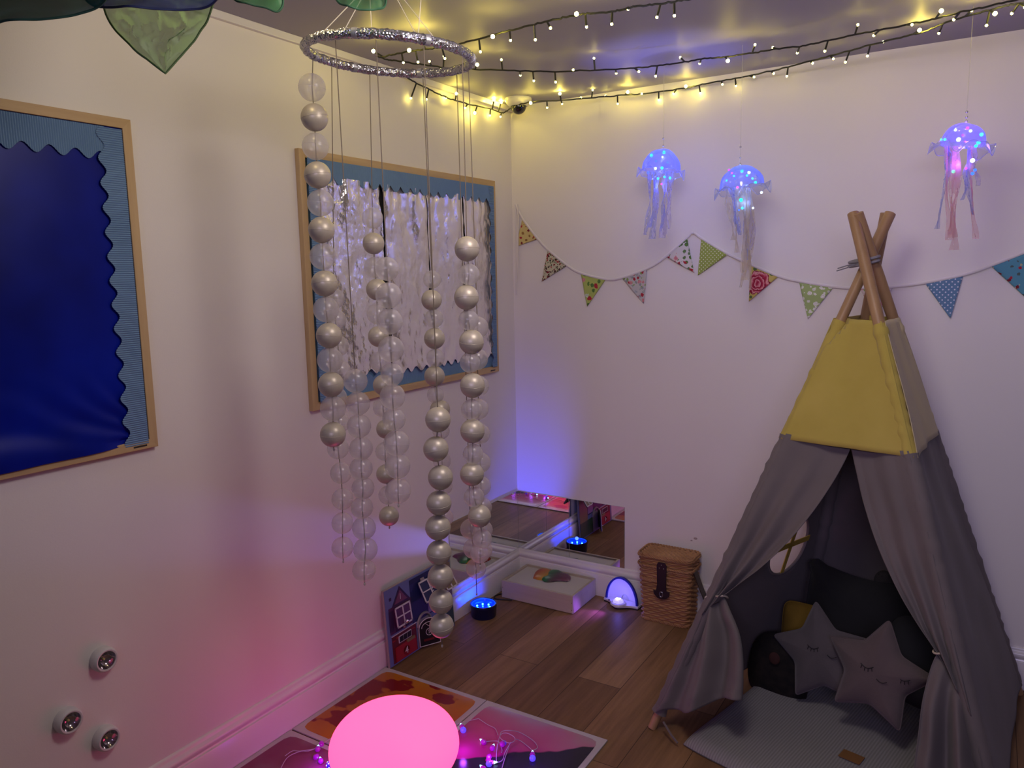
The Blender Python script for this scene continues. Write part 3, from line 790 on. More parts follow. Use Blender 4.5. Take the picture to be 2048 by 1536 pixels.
def dot_cloth(name, base, dot, pitch=.0125, r=.0026):
    m = N(name)
    v = m.co((1 / pitch,) * 3, rot=(0, PI / 4, 0))
    fr = m.n('ShaderNodeVectorMath', operation='FRACTION'); m.l(v, fr.inputs[0])
    sp = m.n('ShaderNodeSeparateXYZ'); m.l(fr.outputs[0], sp.inputs[0])
    dx = m.math('SUBTRACT', sp.outputs[0], .5); dz = m.math('SUBTRACT', sp.outputs[2], .5)
    dd = m.math('SQRT', m.math('ADD', m.math('MULTIPLY', dx, dx), m.math('MULTIPLY', dz, dz)))
    col = m.mixc(m.math('LESS_THAN', dd, r / pitch), base, dot)
    return m.done(m.bsdf(col, .85, spec=.2))
def rose_cloth(name, base, c, R):
    """one big printed rose centred on object point c"""
    m = N(name); v = m.co(loc=tuple(-q for q in c))
    nz = m.noise(v, 45, 2); dv = m.n('ShaderNodeVectorMath', operation='SCALE'); m.l(nz.outputs['Color'], dv.inputs[0]); dv.inputs['Scale'].default_value = .03
    av = m.n('ShaderNodeVectorMath', operation='ADD'); m.l(v, av.inputs[0]); m.l(dv.outputs[0], av.inputs[1])
    sb = m.n('ShaderNodeVectorMath', operation='SUBTRACT'); m.l(av.outputs[0], sb.inputs[0]); sb.inputs[1].default_value = (.015, .015, .015)
    le = m.n('ShaderNodeVectorMath', operation='LENGTH'); m.l(sb.outputs[0], le.inputs[0])
    k = m.math('DIVIDE', le.outputs['Value'], R)
    pet = m.ramp(m.math('FRACT', m.math('MULTIPLY', k, 3.2)), [(0, (.22, .01, .03)), (.45, (.42, .03, .07)), (.75, (.66, .22, .25)), (1, (.75, .38, .36))])
    vo = m.n('ShaderNodeTexVoronoi'); vo.inputs['Scale'].default_value = 38; m.l(v, vo.inputs['Vector'])
    lf = m.math('LESS_THAN', vo.outputs['Distance'], .42)
    bg = m.mixc(lf, base, (.10, .17, .05))
    return m.done(m.bsdf(m.mixc(m.math('LESS_THAN', k, 1.0), bg, pet), .85, spec=.2))
RED, DRED, PINK, GREEN, LGRN = (.40, .03, .05), (.20, .02, .03), (.62, .25, .27), (.10, .20, .05), (.25, .36, .10)
def bunting():
    cord = [(1031, 408), (1045, 437), (1076, 478), (1096, 499), (1135, 531), (1162, 546), (1212, 558), (1243, 555), (1295, 536), (1331, 513), (1374, 474), (1386, 465), (1403, 476), (1457, 508), (1502, 529), (1558, 552), (1598, 562), (1668, 573), (1720, 576), (1787, 573), (1849, 565), (1927, 549), (1981, 531), (2086, 489), (2200, 440)]
    P = smooth_path([ony(x, y, -.010) for x, y in cord], 6)
    t = thing('bunting', 'white-taped fabric bunting of patterned triangles pinned along the back wall', 'bunting', ony(1386, 470, -.008))
    M_TAPE = pm('white_cotton_tape', (.74, .70, .68), .85, bump=.2, bscale=300)
    g = G()
    vs = []; n = len(P)
    for i, p in enumerate(P):
        tg = (P[min(i + 1, n - 1)] - P[max(i - 1, 0)]).normalized(); up = UY.cross(tg).normalized()
        if up.z < 0: up = -up
        for a in range(6):
            an = a * PI / 3
            vs.append(p + up * .0058 * math.cos(an) + UY * .0028 * math.sin(an))
    fs = [(i * 6 + j, i * 6 + (j + 1) % 6, i * 6 + 6 + (j + 1) % 6, i * 6 + 6 + j) for i in range(n - 1) for j in range(6)]
    g.add(vs, fs); g.build('tape', M_TAPE, t)
    a = ony(1031, 409, -.010)
    for k, (dx, ln) in enumerate(((0, .44), (.012, .36))):
        def tf(s, q, dx=dx, ln=ln): return a + V((dx + (s - .5) * .010 + .003 * math.sin(q * 5 + k), -.002 * k - .002 * s, -q * ln))
        G().grid(tf, 2, 24).build('tape_end', M_TAPE, t)
    pin = ony(1386, 467, -.012)
    G().ball(pin, .004, 8, 6).build('pin', M_WPL, t)
    O = t.location
    flags = [((1045, 437), (1076, 478), (1033, 493), print_cloth('yellow_floral_cotton', (.62, .50, .20), [DRED, (.30, .16, .05), RED], None, 55, .38, seed=1), 'yellow flag with small red flowers'),
        ((1096, 499), (1135, 531), (1084, 563), print_cloth('ditsy_floral_cotton', (.55, .52, .36), [(.06, .02, .02), RED, DRED, (.05, .05, .04)], [(.10, .13, .05), (.05, .06, .03)], 85, .42, .40, seed=2), 'cream flag with dense dark flowers'),
        ((1162, 546), (1212, 558), (1175, 613), print_cloth('lime_floral_cotton', (.42, .50, .13), [PINK, RED, (.55, .65, .5)], [GREEN], 32, .36, .34, seed=3), 'lime green flag with sparse flowers'),
        ((1243, 555), (1295, 536), (1288, 607), print_cloth('grey_patchwork_cotton', (.52, .51, .48), [RED, PINK, (.35, .38, .38)], [LGRN, (.3, .32, .32)], 48, .42, .42, seed=4), 'grey patchwork flag with pink roses'),
        ((1331, 513), (1374, 474), (1389, 545), print_cloth('white_rose_cotton', (.68, .65, .60), [RED, PINK, (.70, .66, .66)], [GREEN, (.13, .22, .08)], 38, .44, .40, seed=5.4), 'white flag with red roses'),
        ((1403, 476), (1457, 508), (1396, 551), dot_cloth('green_dotted_cotton', (.30, .38, .08), (.72, .74, .50), .0115, .0024), 'green flag with pale dots'),
        ((1502, 529), (1558, 552), (1498, 603), None, 'yellow flag with one large red rose'),
        ((1598, 562), (1668, 573), (1616, 638), print_cloth('green_white_floral_cotton', (.36, .47, .18), [(.74, .74, .66)], [(.70, .72, .62)], 46, .40, .36, seed=7), 'pale green flag with white flowers'),
        ((1720, 576), (1787, 573), (1752, 640), print_cloth('pink_floral_cotton', (.68, .60, .60), [PINK, RED], [LGRN], 34, .42, .25, seed=8), 'pink floral flag behind the tepee poles'),
        ((1849, 565), (1927, 549), (1901, 637), dot_cloth('blue_dotted_cotton', (.13, .24, .38), (.66, .70, .78), .0135, .0026), 'blue flag with white dots'),
        ((1981, 531), (2086, 489), (2070, 612), print_cloth('blue_floral_cotton', (.10, .30, .40), [DRED, RED, (.7, .6, .5)], [(.45, .42, .25), (.08, .12, .12)], 38, .30, .22, seed=9), 'turquoise flag with red flowers')]
    for A, B, T, mt, lab in flags:
        a, b, e = (ony(*q, -.007) for q in (A, B, T))
        if mt is None: mt = rose_cloth('large_rose_cotton', (.55, .45, .12), tuple(ony(1516, 566, -.007) - O), .048)
        def ff(s, q, a=a, b=b, e=e):
            p = a.lerp(b, s).lerp(e, q)
            return p + UY * (-.004 * math.sin(q * 2.2) * (1 - .5 * q) + .0035 * noise.noise(p * 18) - .001)
        g = G().grid(ff, 12, 12)
        f = g.build('flag', mt, t, solid=.0016); f['label'] = lab
bunting()

# ------------------------------------------------------------------ tepee
FL, FR, BR, BL = V((1.108, -.938, 0)), V((2.142, -.990, 0)), V((2.200, -.055, 0)), V((1.430, -.085, 0))
KN = V((1.662, -.470, 1.560))
ZC, ZT, ZB = 1.000, 1.405, .035       # canopy hem, canopy top, canvas hem
TOPS = [onp(1781, 426, KN + HN * .075, HN), onp(1706, 426, KN + HN * .015, HN), onp(1715, 426, KN, HN), onp(1772, 426, KN + HN * .10, HN)]
def pole_at(f, z):
    i = min(range(4), key=lambda k: ((FL, FR, BR, BL)[k] - f).length)
    return f + (TOPS[i] - f) * (z / TOPS[i].z)
def linen(name, col, var, trl=.12):
    m = N(name); v = m.co()
    c = m.ramp(m.noise(v, 7, 4).outputs[0], [(.3, col), (.7, var)])
    b = m.bsdf(c, .9, spec=.12, sheen=.15)
    wv = m.noise(m.co((600, 600, 90)), 1, 2)
    m.bump(b, wv.outputs[0], .12, .001)
    tr = m.n('ShaderNodeBsdfTranslucent'); m.l(c, tr.inputs[0])
    mx = m.n('ShaderNodeMixShader'); mx.inputs[0].default_value = trl; m.l(b.outputs[0], mx.inputs[1]); m.l(tr.outputs[0], mx.inputs[2])
    return m.done(mx)
M_LIN = linen('mauve_grey_canvas', (.185, .16, .155), (.21, .18, .175), .26)
M_YEL = linen('mustard_canvas', (.46, .365, .075), (.52, .41, .095))
M_YEL2 = linen('paler_yellow_canvas', (.58, .49, .27), (.62, .52, .30))  # paler yellow used on one side of the top
def tepee():
    t = thing('play_tepee', 'mauve grey fabric play tepee with yellow top and four wooden poles', 'tepee', (1.66, -.51, 0))
    # --- poles
    wood = pine('pole_pine', (.29, .17, .078), (.39, .24, .115), axis=2, rough=.45)
    tops = {n: TOPS[i].z for i, n in enumerate(('FL', 'FR', 'BR', 'BL'))}
    for nm, f in (('FL', FL), ('FR', FR), ('BR', BR), ('BL', BL)):
        e = pole_at(f, tops[nm])
        n = 16; path = [f.lerp(e, i / n) for i in range(n + 1)]
        rr = [.0150 + .0035 * (i / n) + (.0012 * noise.noise(V((i * .7, f.x * 9, 1)))) for i in range(n + 1)]
        path[-1] = path[-1] + (path[-1] - path[-2]) * .0
        g = G().tube(path, rr, 16)
        p = g.build('pole', wood, t, bevel=.002)
    hole = pole_at(FR, 1.448) - HN * .0165
    G().lathe([(0, 0), (.0035, 0), (.0035, .003), (0, .003)], hole, 10, HN).build('pole_hole', M_STAMP, t)
    # --- cord round the crossing
    cc = onp(1740, 522, KN, HN) + HN * .045
    ring = [cc + HR * (.034 * math.cos(a)) + HN * (.082 * math.sin(a)) + V((0, 0, .010 * math.cos(a + .5))) for a in [2 * PI * i / 40 for i in range(40)]]
    g = G()
    for dz in (-.007, .006): g.tube([p + V((0, 0, dz)) for p in ring], .0050, 6, closed=True)
    b0 = ring[20] - HN * .02
    g.tube([b0, b0 - HR * .03 + V((0, 0, -.012)), b0 - HR * .065 + V((0, 0, -.022))], .0022, 5)
    g.tube([b0, b0 - HR * .028 + V((0, 0, -.004)), b0 - HR * .062 + V((0, 0, -.014))], .0022, 5)
    g.build('tie_cord', pm('grey_cord', (.22, .21, .23), .8), t)
    C0 = V((1.66, -.5, 0))
    def side(a, b, z0, z1, out, seed, amp=.008, sag=.02):
        """surface between poles a and b from height z0 up to z1, pushed out over the poles"""
        def fn(s, q):
            z = z0 + (z1 - z0) * q
            p = pole_at(a, z).lerp(pole_at(b, z), s)
            n = (b - a).cross(V((0, 0, 1))).normalized()
            if n.dot(p - V((C0.x, C0.y, p.z))) < 0: n = -n
            r = .0185
            k = r + amp * (1 - q * .4) * noise.noise(V((s * 4 + seed, z * 3, seed))) - sag * math.sin(s * PI) * .5
            ed = (b - a).normalized()
            return p + n * (k + out) + ed * (.012 * (2 * s - 1))
        return fn
    # --- yellow canopy
    def can(a, b, mt, seed, nm='canopy_panel', lab=None):
        o = G().grid(side(a, b, ZC, ZT, .003, seed, .010, .012), 30, 24).build(nm, mt, t, solid=.0015)
        if lab: o['label'] = lab
    can(FL, FR, M_YEL, 1)
    can(FR, BR, M_YEL2, 2, lab='paler side of the yellow top')
    can(BR, BL, M_YEL, 3)
    can(BL, FL, M_YEL, 4)
    # sleeves over the poles (gathered seams)
    def sleeve(f, z0, z1, mt, r, nm, seed):
        n = 46; path = []; rr = []
        for i in range(n + 1):
            z = z0 + (z1 - z0) * i / n
            path.append(pole_at(f, z)); rr.append(r * (1 + .16 * noise.noise(V((z * 26, seed, 1))) + .07 * math.sin(z * 120 + 3 * noise.noise(V((z * 9, seed, 0))))))
        G().tube(path, rr, 18, cap=False).build(nm, mt, t)
    for i, f in enumerate((FL, FR, BR, BL)):
        sleeve(f, ZC - .004, ZT - .012, M_YEL if i != 2 else M_YEL2, .0215, 'canopy_sleeve', i)
        sleeve(f, ZB + (.015 if i else .02), ZC + .006, M_LIN, .0235, 'pole_sleeve', i + 5)
    # --- back and right panels
    G().grid(side(BR, BL, ZB, ZC + .015, -.002, 11, .016, .02), 40, 50).build('back_panel', M_LIN, t, solid=.0012)
    G().grid(side(FR, BR, ZB, ZC + .015, -.002, 12, .018, .02), 40, 50).build('side_panel', M_LIN, t, solid=.0012)
    # --- left panel with a round window
    base = side(FL, BL, ZB, ZC + .015, -.002, 13, .012, .02)
    nrm = (BL - FL).cross(pole_at(FL, 1) - FL).normalized()
    wc = onp(1583, 1090, pole_at(FL, .5), nrm)
    lu = (BL - FL).normalized()
    # solve for s, q of the window centre
    q0 = (wc.z - ZB) / (ZC + .015 - ZB)
    pa, pb = pole_at(FL, wc.z), pole_at(BL, wc.z)
    s0 = (wc - pa).dot(lu) / (pb - pa).length
    Wd = (pb - pa).length; Ht = (ZC + .015 - ZB) / .96; R = .122
    g = G(); na, nr = 64, 12
    vs = []
    for j in range(nr + 1):
        for i in range(na):
            th = 2 * PI * i / na
            ds, dq = math.cos(th), math.sin(th)
            inner = (s0 + ds * R / Wd, q0 + dq * R / Ht)
            # to the unit square border
            tm = 9
            if ds > 1e-6: tm = min(tm, (1 - s0) / ds)
            if ds < -1e-6: tm = min(tm, -s0 / ds)
            if dq > 1e-6: tm = min(tm, (1 - q0) / dq)
            if dq < -1e-6: tm = min(tm, -q0 / dq)
            outer = (s0 + ds * tm, q0 + dq * tm)
            k = j / nr
            vs.append(base(inner[0] + (outer[0] - inner[0]) * k, inner[1] + (outer[1] - inner[1]) * k))
    fs = [(j * na + i, j * na + (i + 1) % na, (j + 1) * na + (i + 1) % na, (j + 1) * na + i) for j in range(nr) for i in range(na)]
    g.add(vs, fs); sp = g.build('side_panel', M_LIN, t, solid=.0012); sp['label'] = 'side panel with a round window'
    rim = [base(s0 + math.cos(2 * PI * i / na) * R / Wd, q0 + math.sin(2 * PI * i / na) * R / Ht) for i in range(na)]
    G().tube(rim, .006, 8, closed=True).build('window_binding', pm('grey_binding', (.17, .145, .145), .9), sp)
    vup = (pole_at(FL, 1) - FL + pole_at(BL, 1) - BL).normalized()
    wcp = base(s0, q0); nin = lu.cross(vup).normalized()
    g = G().obox(wcp - lu * .011 - vup * R, lu * .022, vup * 2 * R, nin * .003).obox(wcp - vup * .011 - lu * R, vup * .022, lu * 2 * R, nin * .003)
    g.build('window_cross', pm('yellow_tape', (.48, .34, .05), .85), sp, smooth=False)
    # --- front flaps
    fn_n = (FR - FL).cross(pole_at(FL, 1) - FL).normalized()
    if fn_n.dot(HN) > 0: fn_n = -fn_n
    P0 = pole_at(FL, .5)
    def fp(x, y, o=.0): return onp(x, y, P0 + fn_n * o, fn_n)
    def flap(inner, polef, z_tie, mt, sgn, folds, seed, z_low, low_inner, lowhem):
        inn = smooth_path([fp(*q) for q in inner], 8)
        def up(s, q):
            z = ZC + .012 - (ZC + .012 - z_tie) * q
            a = pole_at(polef, z) + fn_n * .019; b = interp(inn, q)
            p = a.lerp(b, s)
            am = (.003 + .026 * q ** 1.7)
            f = am * math.sin(s * folds * 2 * PI + .6 * seed) * math.sin(min(1, s * 1.15) * PI) ** .6
            f += .010 * q * noise.noise(V((s * 5 + q * 3, q * 4, seed)))
            roll = .020 * math.exp(-((1 - s) / .10) ** 2) * (.3 + q)
            return p + fn_n * (f + roll + .004)
        G().grid(up, 56, 56).build('door_flap', mt, t, solid=.0016)
        lo = smooth_path([inn[-1]] + [fp(*q, o) for q, o in low_inner], 8)
        hem = [fp(*q, o) for q, o in lowhem]
        n2 = 40
        def lw(s, q):
            z = z_tie - (z_tie - z_low) * q
            a = pole_at(polef, z) + fn_n * .019; b = interp(lo, q)
            p = a.lerp(b, s)
            am = .012 + .034 * math.sin(min(1, q * 1.25) * PI * .55)
            f = am * math.sin(s * (folds - .3) * 2 * PI + 1.9 + .6 * seed) * math.sin(s * PI) ** .5
            f += .012 * noise.noise(V((s * 4, q * 4, seed + 4)))
            p = p + fn_n * (f + .02 * q * s + .004)
            if q > .93: p.z += .012 * math.sin(s * 9 + seed)
            if p.z < .016: p.z = .016
            return p
        G().grid(lw, 64, 44).build('door_flap', mt, t, solid=.0016)
        return inn[-1]
    tl = flap([(1703, 896), (1690, 925), (1668, 965), (1630, 1022), (1585, 1078), (1530, 1132), (1490, 1163), (1449, 1193)], FL, .395, M_LIN, 1, 2.2, 1, .05,
              [((1462, 1222), .02), ((1482, 1270), .03), ((1490, 1330), .035), ((1489, 1395), .04)], [])
    tr = flap([(1703, 896), (1714, 945), (1728, 1005), (1748, 1068), (1772, 1128), (1800, 1186), (1836, 1246), (1876, 1304)], FR, .315, M_LIN, -1, 2.4, 2, .03,
              [((1862, 1335), .02), ((1846, 1400), .03), ((1836, 1480), .035), ((1826, 1560), .05), ((1820, 1640), .06)], [])
    mr = pm('cream_rope', (.50, .44, .34), .85)
    for p, ln in ((tl, -1), (tr, 1)):
        g = G()
        c = p + fn_n * .004 - (FR - FL).normalized() * .008 * (-ln)
        e = (FR - FL).normalized()
        rg = [c + e * .020 * math.cos(a) + fn_n * .026 * math.sin(a) + V((0, 0, .004 * math.sin(2 * a))) for a in [2 * PI * i / 24 for i in range(24)]]
        g.tube(rg, .0032, 6, closed=True)
        if ln < 0:
            s0_ = rg[12] + fn_n * .01
            g.tube([s0_, s0_ - e * .018 + V((0, 0, -.004)), s0_ - e * .034 + V((0, 0, -.018)) + fn_n * .01], .0022, 5)
        g.build('tie_back', mr, t)
    # corner tab by the left foot
    G().tube([FL + V((.05, -.02, .05)), FL + V((.09, -.05, .03)), FL + V((.115, -.06, .016))], .004, 6).build('corner_loop', M_LIN, t)
tepee()

# ------------------------------------------------------------------ what lies in the tepee
def mat_pad():
    c = [V((1.222, -.990, 0)), V((2.03, -1.175, 0)), V((2.10, -.30, 0)), V((1.43, -.16, 0))]
    t = thing('padded_mat', 'pale grey ribbed padded floor mat spread in the tepee mouth', 'mat', (1.7, -.65, 0))
    m = N('ribbed_grey_cotton'); v = m.co(rot=(0, 0, .2))
    wv = m.n('ShaderNodeTexWave'); wv.inputs['Scale'].default_value = 34; wv.inputs['Distortion'].default_value = .6; m.l(v, wv.inputs['Vector'])
    b = m.bsdf(m.ramp(wv.outputs['Fac'], [(0, (.20, .195, .19)), (1, (.27, .265, .26))]), .92, spec=.1)
    m.bump(b, wv.outputs['Fac'], .35, .002)
    g = G()
    def top(s, q):
        p = c[0].lerp(c[1], s).lerp(c[3].lerp(c[2], s), q)
        ed = min(s, 1 - s, q, 1 - q)
        p.z = .006 + .022 * min(1, ed / .05) ** .5 + .004 * noise.noise(p * 5)
        rr = 1 - .03 * (abs(2 * s - 1) ** 6) * (abs(2 * q - 1) ** 6)
        return V((1.7 + (p.x - 1.7) * rr, -.65 + (p.y + .65) * rr, p.z))
    g.grid(top, 90, 90)
    def bot(s, q): p = top(s, q); return V((p.x, p.y, .004))
    g.grid(bot, 20, 20)
    g.build('pad', m.done(b), t)
    lc = onz(1703, 1514, .031)
    u = (c[1] - c[0]).normalized(); u = V((u.x * .9848 + u.y * .05, u.y, 0)).normalized(); v2 = V((-u.y, u.x, 0))
    G().obox(lc - u * .033 - v2 * .024, u * .066, v2 * .048, V((0, 0, .0016))).build('leather_label', pm('tan_leather', (.20, .095, .03), .6, bump=.2), t, smooth=False)
mat_pad()

def cushion(name, lab, outline, c, u, v, thick, mt, cat='cushion', n=64, extra=None, group=None):
    """inflated cushion from an outline (list of 2-D points round the centre, metres)"""
    u, v = V(u).normalized(), V(v).normalized(); nn = u.cross(v).normalized()
    if nn.dot(HN) > 0: nn = -nn
    c = V(c); k = len(outline); g = G(); nr = 14; vs = []; fs = []
    for sd in (1, -1):
        b = len(vs)
        for j in range(nr + 1):
            t = j / nr
            for i in range(k):
                x, y = outline[i]
                hgt = thick * (1 - t ** 2.2) ** .62
                w2 = noise.noise(V((x * t * 9 + sd, y * t * 9, thick * 30))) * .006 * (1 - t)
                vs.append(c + u * x * t + v * y * t + nn * sd * (hgt * .5 + w2))
        for j in range(nr):
            for i in range(k):
                fs.append((b + j * k + i, b + j * k + (i + 1) % k, b + (j + 1) * k + (i + 1) % k, b + (j + 1) * k + i))
    g.add(vs, fs)
    th = thing(name, lab, cat, c - v * .1, group)
    g.build('cover', mt, th)
    k2 = [c + u * x + v * y for x, y in outline]
    G().tube(k2, .0022, 5, closed=True).build('seam', mt, th)
    return th, c, u, v, nn
def star_outline(R, r, rot, n=5, per=14):
    pts = []
    for i in range(n * 2):
        a0 = rot + i * PI / n; a1 = rot + (i + 1) * PI / n
        r0, r1 = (R, r) if i % 2 == 0 else (r, R)
        p0 = V((r0 * math.cos(a0), r0 * math.sin(a0), 0)); p1 = V((r1 * math.cos(a1), r1 * math.sin(a1), 0))
        for j in range(per): pts.append(p0.lerp(p1, j / per))
    # round the tips a little
    k = len(pts)
    for _ in range(3): pts = [(pts[i - 1] + pts[i] * 2 + pts[(i + 1) % k]) / 4 for i in range(k)]
    return [(p.x, p.y) for p in pts]
M_PINKC = pm('dusty_pink_velvet', (.095, .072, .072), .95, var=(.115, .086, .084), vscale=12, bump=.25, bscale=200, sheen=.2)
M_GREYC = pm('pinkish_grey_velvet', (.085, .072, .075), .95, var=(.10, .083, .086), vscale=12, bump=.25, bscale=200, sheen=.2)
M_THR = pm('black_thread', (.012, .010, .010), .8)
def star(lab, cpx, yp, rot, R, mt, eyes, mouth, tilt, thick=.085, lean=.30):
    c = ony(*cpx, yp)
    v = V((0, lean, 1)).normalized(); u = V((.97, -.24, 0)).normalized(); v = (v - u * v.dot(u)).normalized()
    th, c, u, v, nn = cushion('star_cushion', lab, star_outline(R, R * .56, rot), c, u, v, thick, mt, group='sleeping star cushions in the tepee')
    def surf_px(p):
        P = onp(p[0], p[1], c + nn * thick * .47, nn)
        return (P - c).dot(u), (P - c).dot(v)
    ct, st = math.cos(tilt), math.sin(tilt)
    def mk(p):
        ox, oy = surf_px(p)
        def s(x, y):
            rad = math.hypot(ox, oy) / R
            h = thick * .5 * max(0.05, (1 - min(.97, rad * 1.15) ** 2.2)) ** .62
            X = ox + x * ct - y * st; Y = oy + x * st + y * ct
            return c + u * X + v * Y + nn * (h + .003)
        return s
    for e in eyes: eye(th, mk(e))
    sm = mk(mouth)
    G().tube([sm(-.016 + .032 * i / 8, -.007 * math.sin(PI * i / 8)) for i in range(9)], .0013, 5).build('stitched_mouth', M_THR, th)
def eye(th, s):
    P = [s(-.020 + .040 * i / 8, -.009 * math.sin(PI * i / 8)) for i in range(9)]
    g = G().tube(P, .0014, 5)
    for i in (1, 3, 5, 7):
        g.tube([P[i], s(-.020 + .040 * i / 8 + .004 * (i - 4) / 4, -.009 * math.sin(PI * i / 8) - .011)], .0012, 5)
    g.build('stitched_eye', M_THR, th)
star('greyish star cushion with closed eyes, behind the pinker star', (1642, 1308), -.555, PI / 2 + .26, .182, M_GREYC, [(1627, 1292)], (1664, 1312), .06)
star('dusty pink star cushion with closed eyes, in front on the mat', (1753, 1346), -.675, PI / 2 - .08, .180, M_PINKC, [(1735, 1330), (1806, 1356)], (1764, 1361), .0)
def rr_outline(w2, h2, p=5, n=72):
    o = []
    for i in range(n):
        a = 2 * PI * i / n; ca, sa = math.cos(a), math.sin(a)
        k = (abs(ca) ** p + abs(sa) ** p) ** (-1 / p)
        o.append((w2 * k * ca, h2 * k * sa))
    return o
M_BLK = pm('black_velvet', (.006, .006, .007), .9, sheen=.1, bump=.2)
bc = ony(1714, 1240, -.325)
o_ = rr_outline(.185, .165, 7)
o_ = [(x * (1 + .10 * (max(0, -x) > .13 and y > .12)), y * (1 + .10 * (x < -.13 and y > .10)) - (.03 * math.cos(x * 8) - .02) * (y > .12)) for x, y in o_]
cushion('square_cushion', 'big black square cushion with one raised corner behind the stars', o_, bc, (.95, -.1, -.06), (.06, .22, 1), .11, M_BLK)
sc = ony(1555, 1339, -.50)
th_, *_r = cushion('round_cushion', 'black patterned cushion standing by the left tepee flap', [(x * (1 - .12 * y / .14), y) for x, y in rr_outline(.112, .135, 2.6)], sc, (.96, -.2, 0), (0, .12, 1), .09,
        pm('black_sequin_cloth', (.008, .008, .009), .85, spec=.15, bump=.5, bscale=140, var=(.02, .016, .014), vscale=30))
pc, pu, pv, pn = _r
G().ball(pc + pv * .06 + pu * .01 + pn * .056, .02, 12, 8, sc=(1, .25, 1.2)).build('red_patch', pm('dull_red_patch', (.04, .010, .008), .9), th_)
yc = ony(1605, 1252, -.365)
cushion('small_cushion', 'mustard yellow cushion tucked behind the star cushions', rr_outline(.075, .085, 5), yc, (.97, -.1, 0), (0, .2, 1), .09, pm('mustard_cotton', (.26, .155, .012), .9, bump=.2))
gc = ony(1848, 1330, -.47)
cushion('side_cushion', 'charcoal grey cushion leaning at the right of the tepee', rr_outline(.12, .15, 3.2), gc, (.9, -.3, 0), (-.05, .2, 1), .12, pm('charcoal_cotton', (.016, .017, .019), .9))
def plush():
    p = ony(1768, 1163, -.235)
    t = thing('plush_toy', 'grey furry plush toy peeping over the black cushion', 'toy', p)
    m = pm('grey_fur', (.035, .030, .030), 1, bump=.9, bscale=160, bdist=.01)
    g = G().ball(p, .040, 20, 14, sc=(.85, .8, 1.05)); g.build('head', m, t)
    G().ball(p + V((.012, .01, -.10)), .07, 20, 14, sc=(1, .8, 1)).build('body', m, t)
    p = ony(1673, 1168, -.235)
    t = thing('plush_toy', 'small green plush toy peeping over the black cushion', 'toy', p)
    m = pm('green_plush', (.10, .12, .015), 1, bump=.6, bscale=160, bdist=.006)
    G().ball(p, .033, 20, 14, sc=(1.1, .9, .8)).build('head', m, t)
    for s in (-1, 1): G().ball(p + V((.020 * s, 0, .016)), .013, 12, 8).build('ear', m, t)
    G().ball(p + V((0, .01, -.06)), .05, 16, 10, sc=(1, .8, 1)).build('body', m, t)
plush()

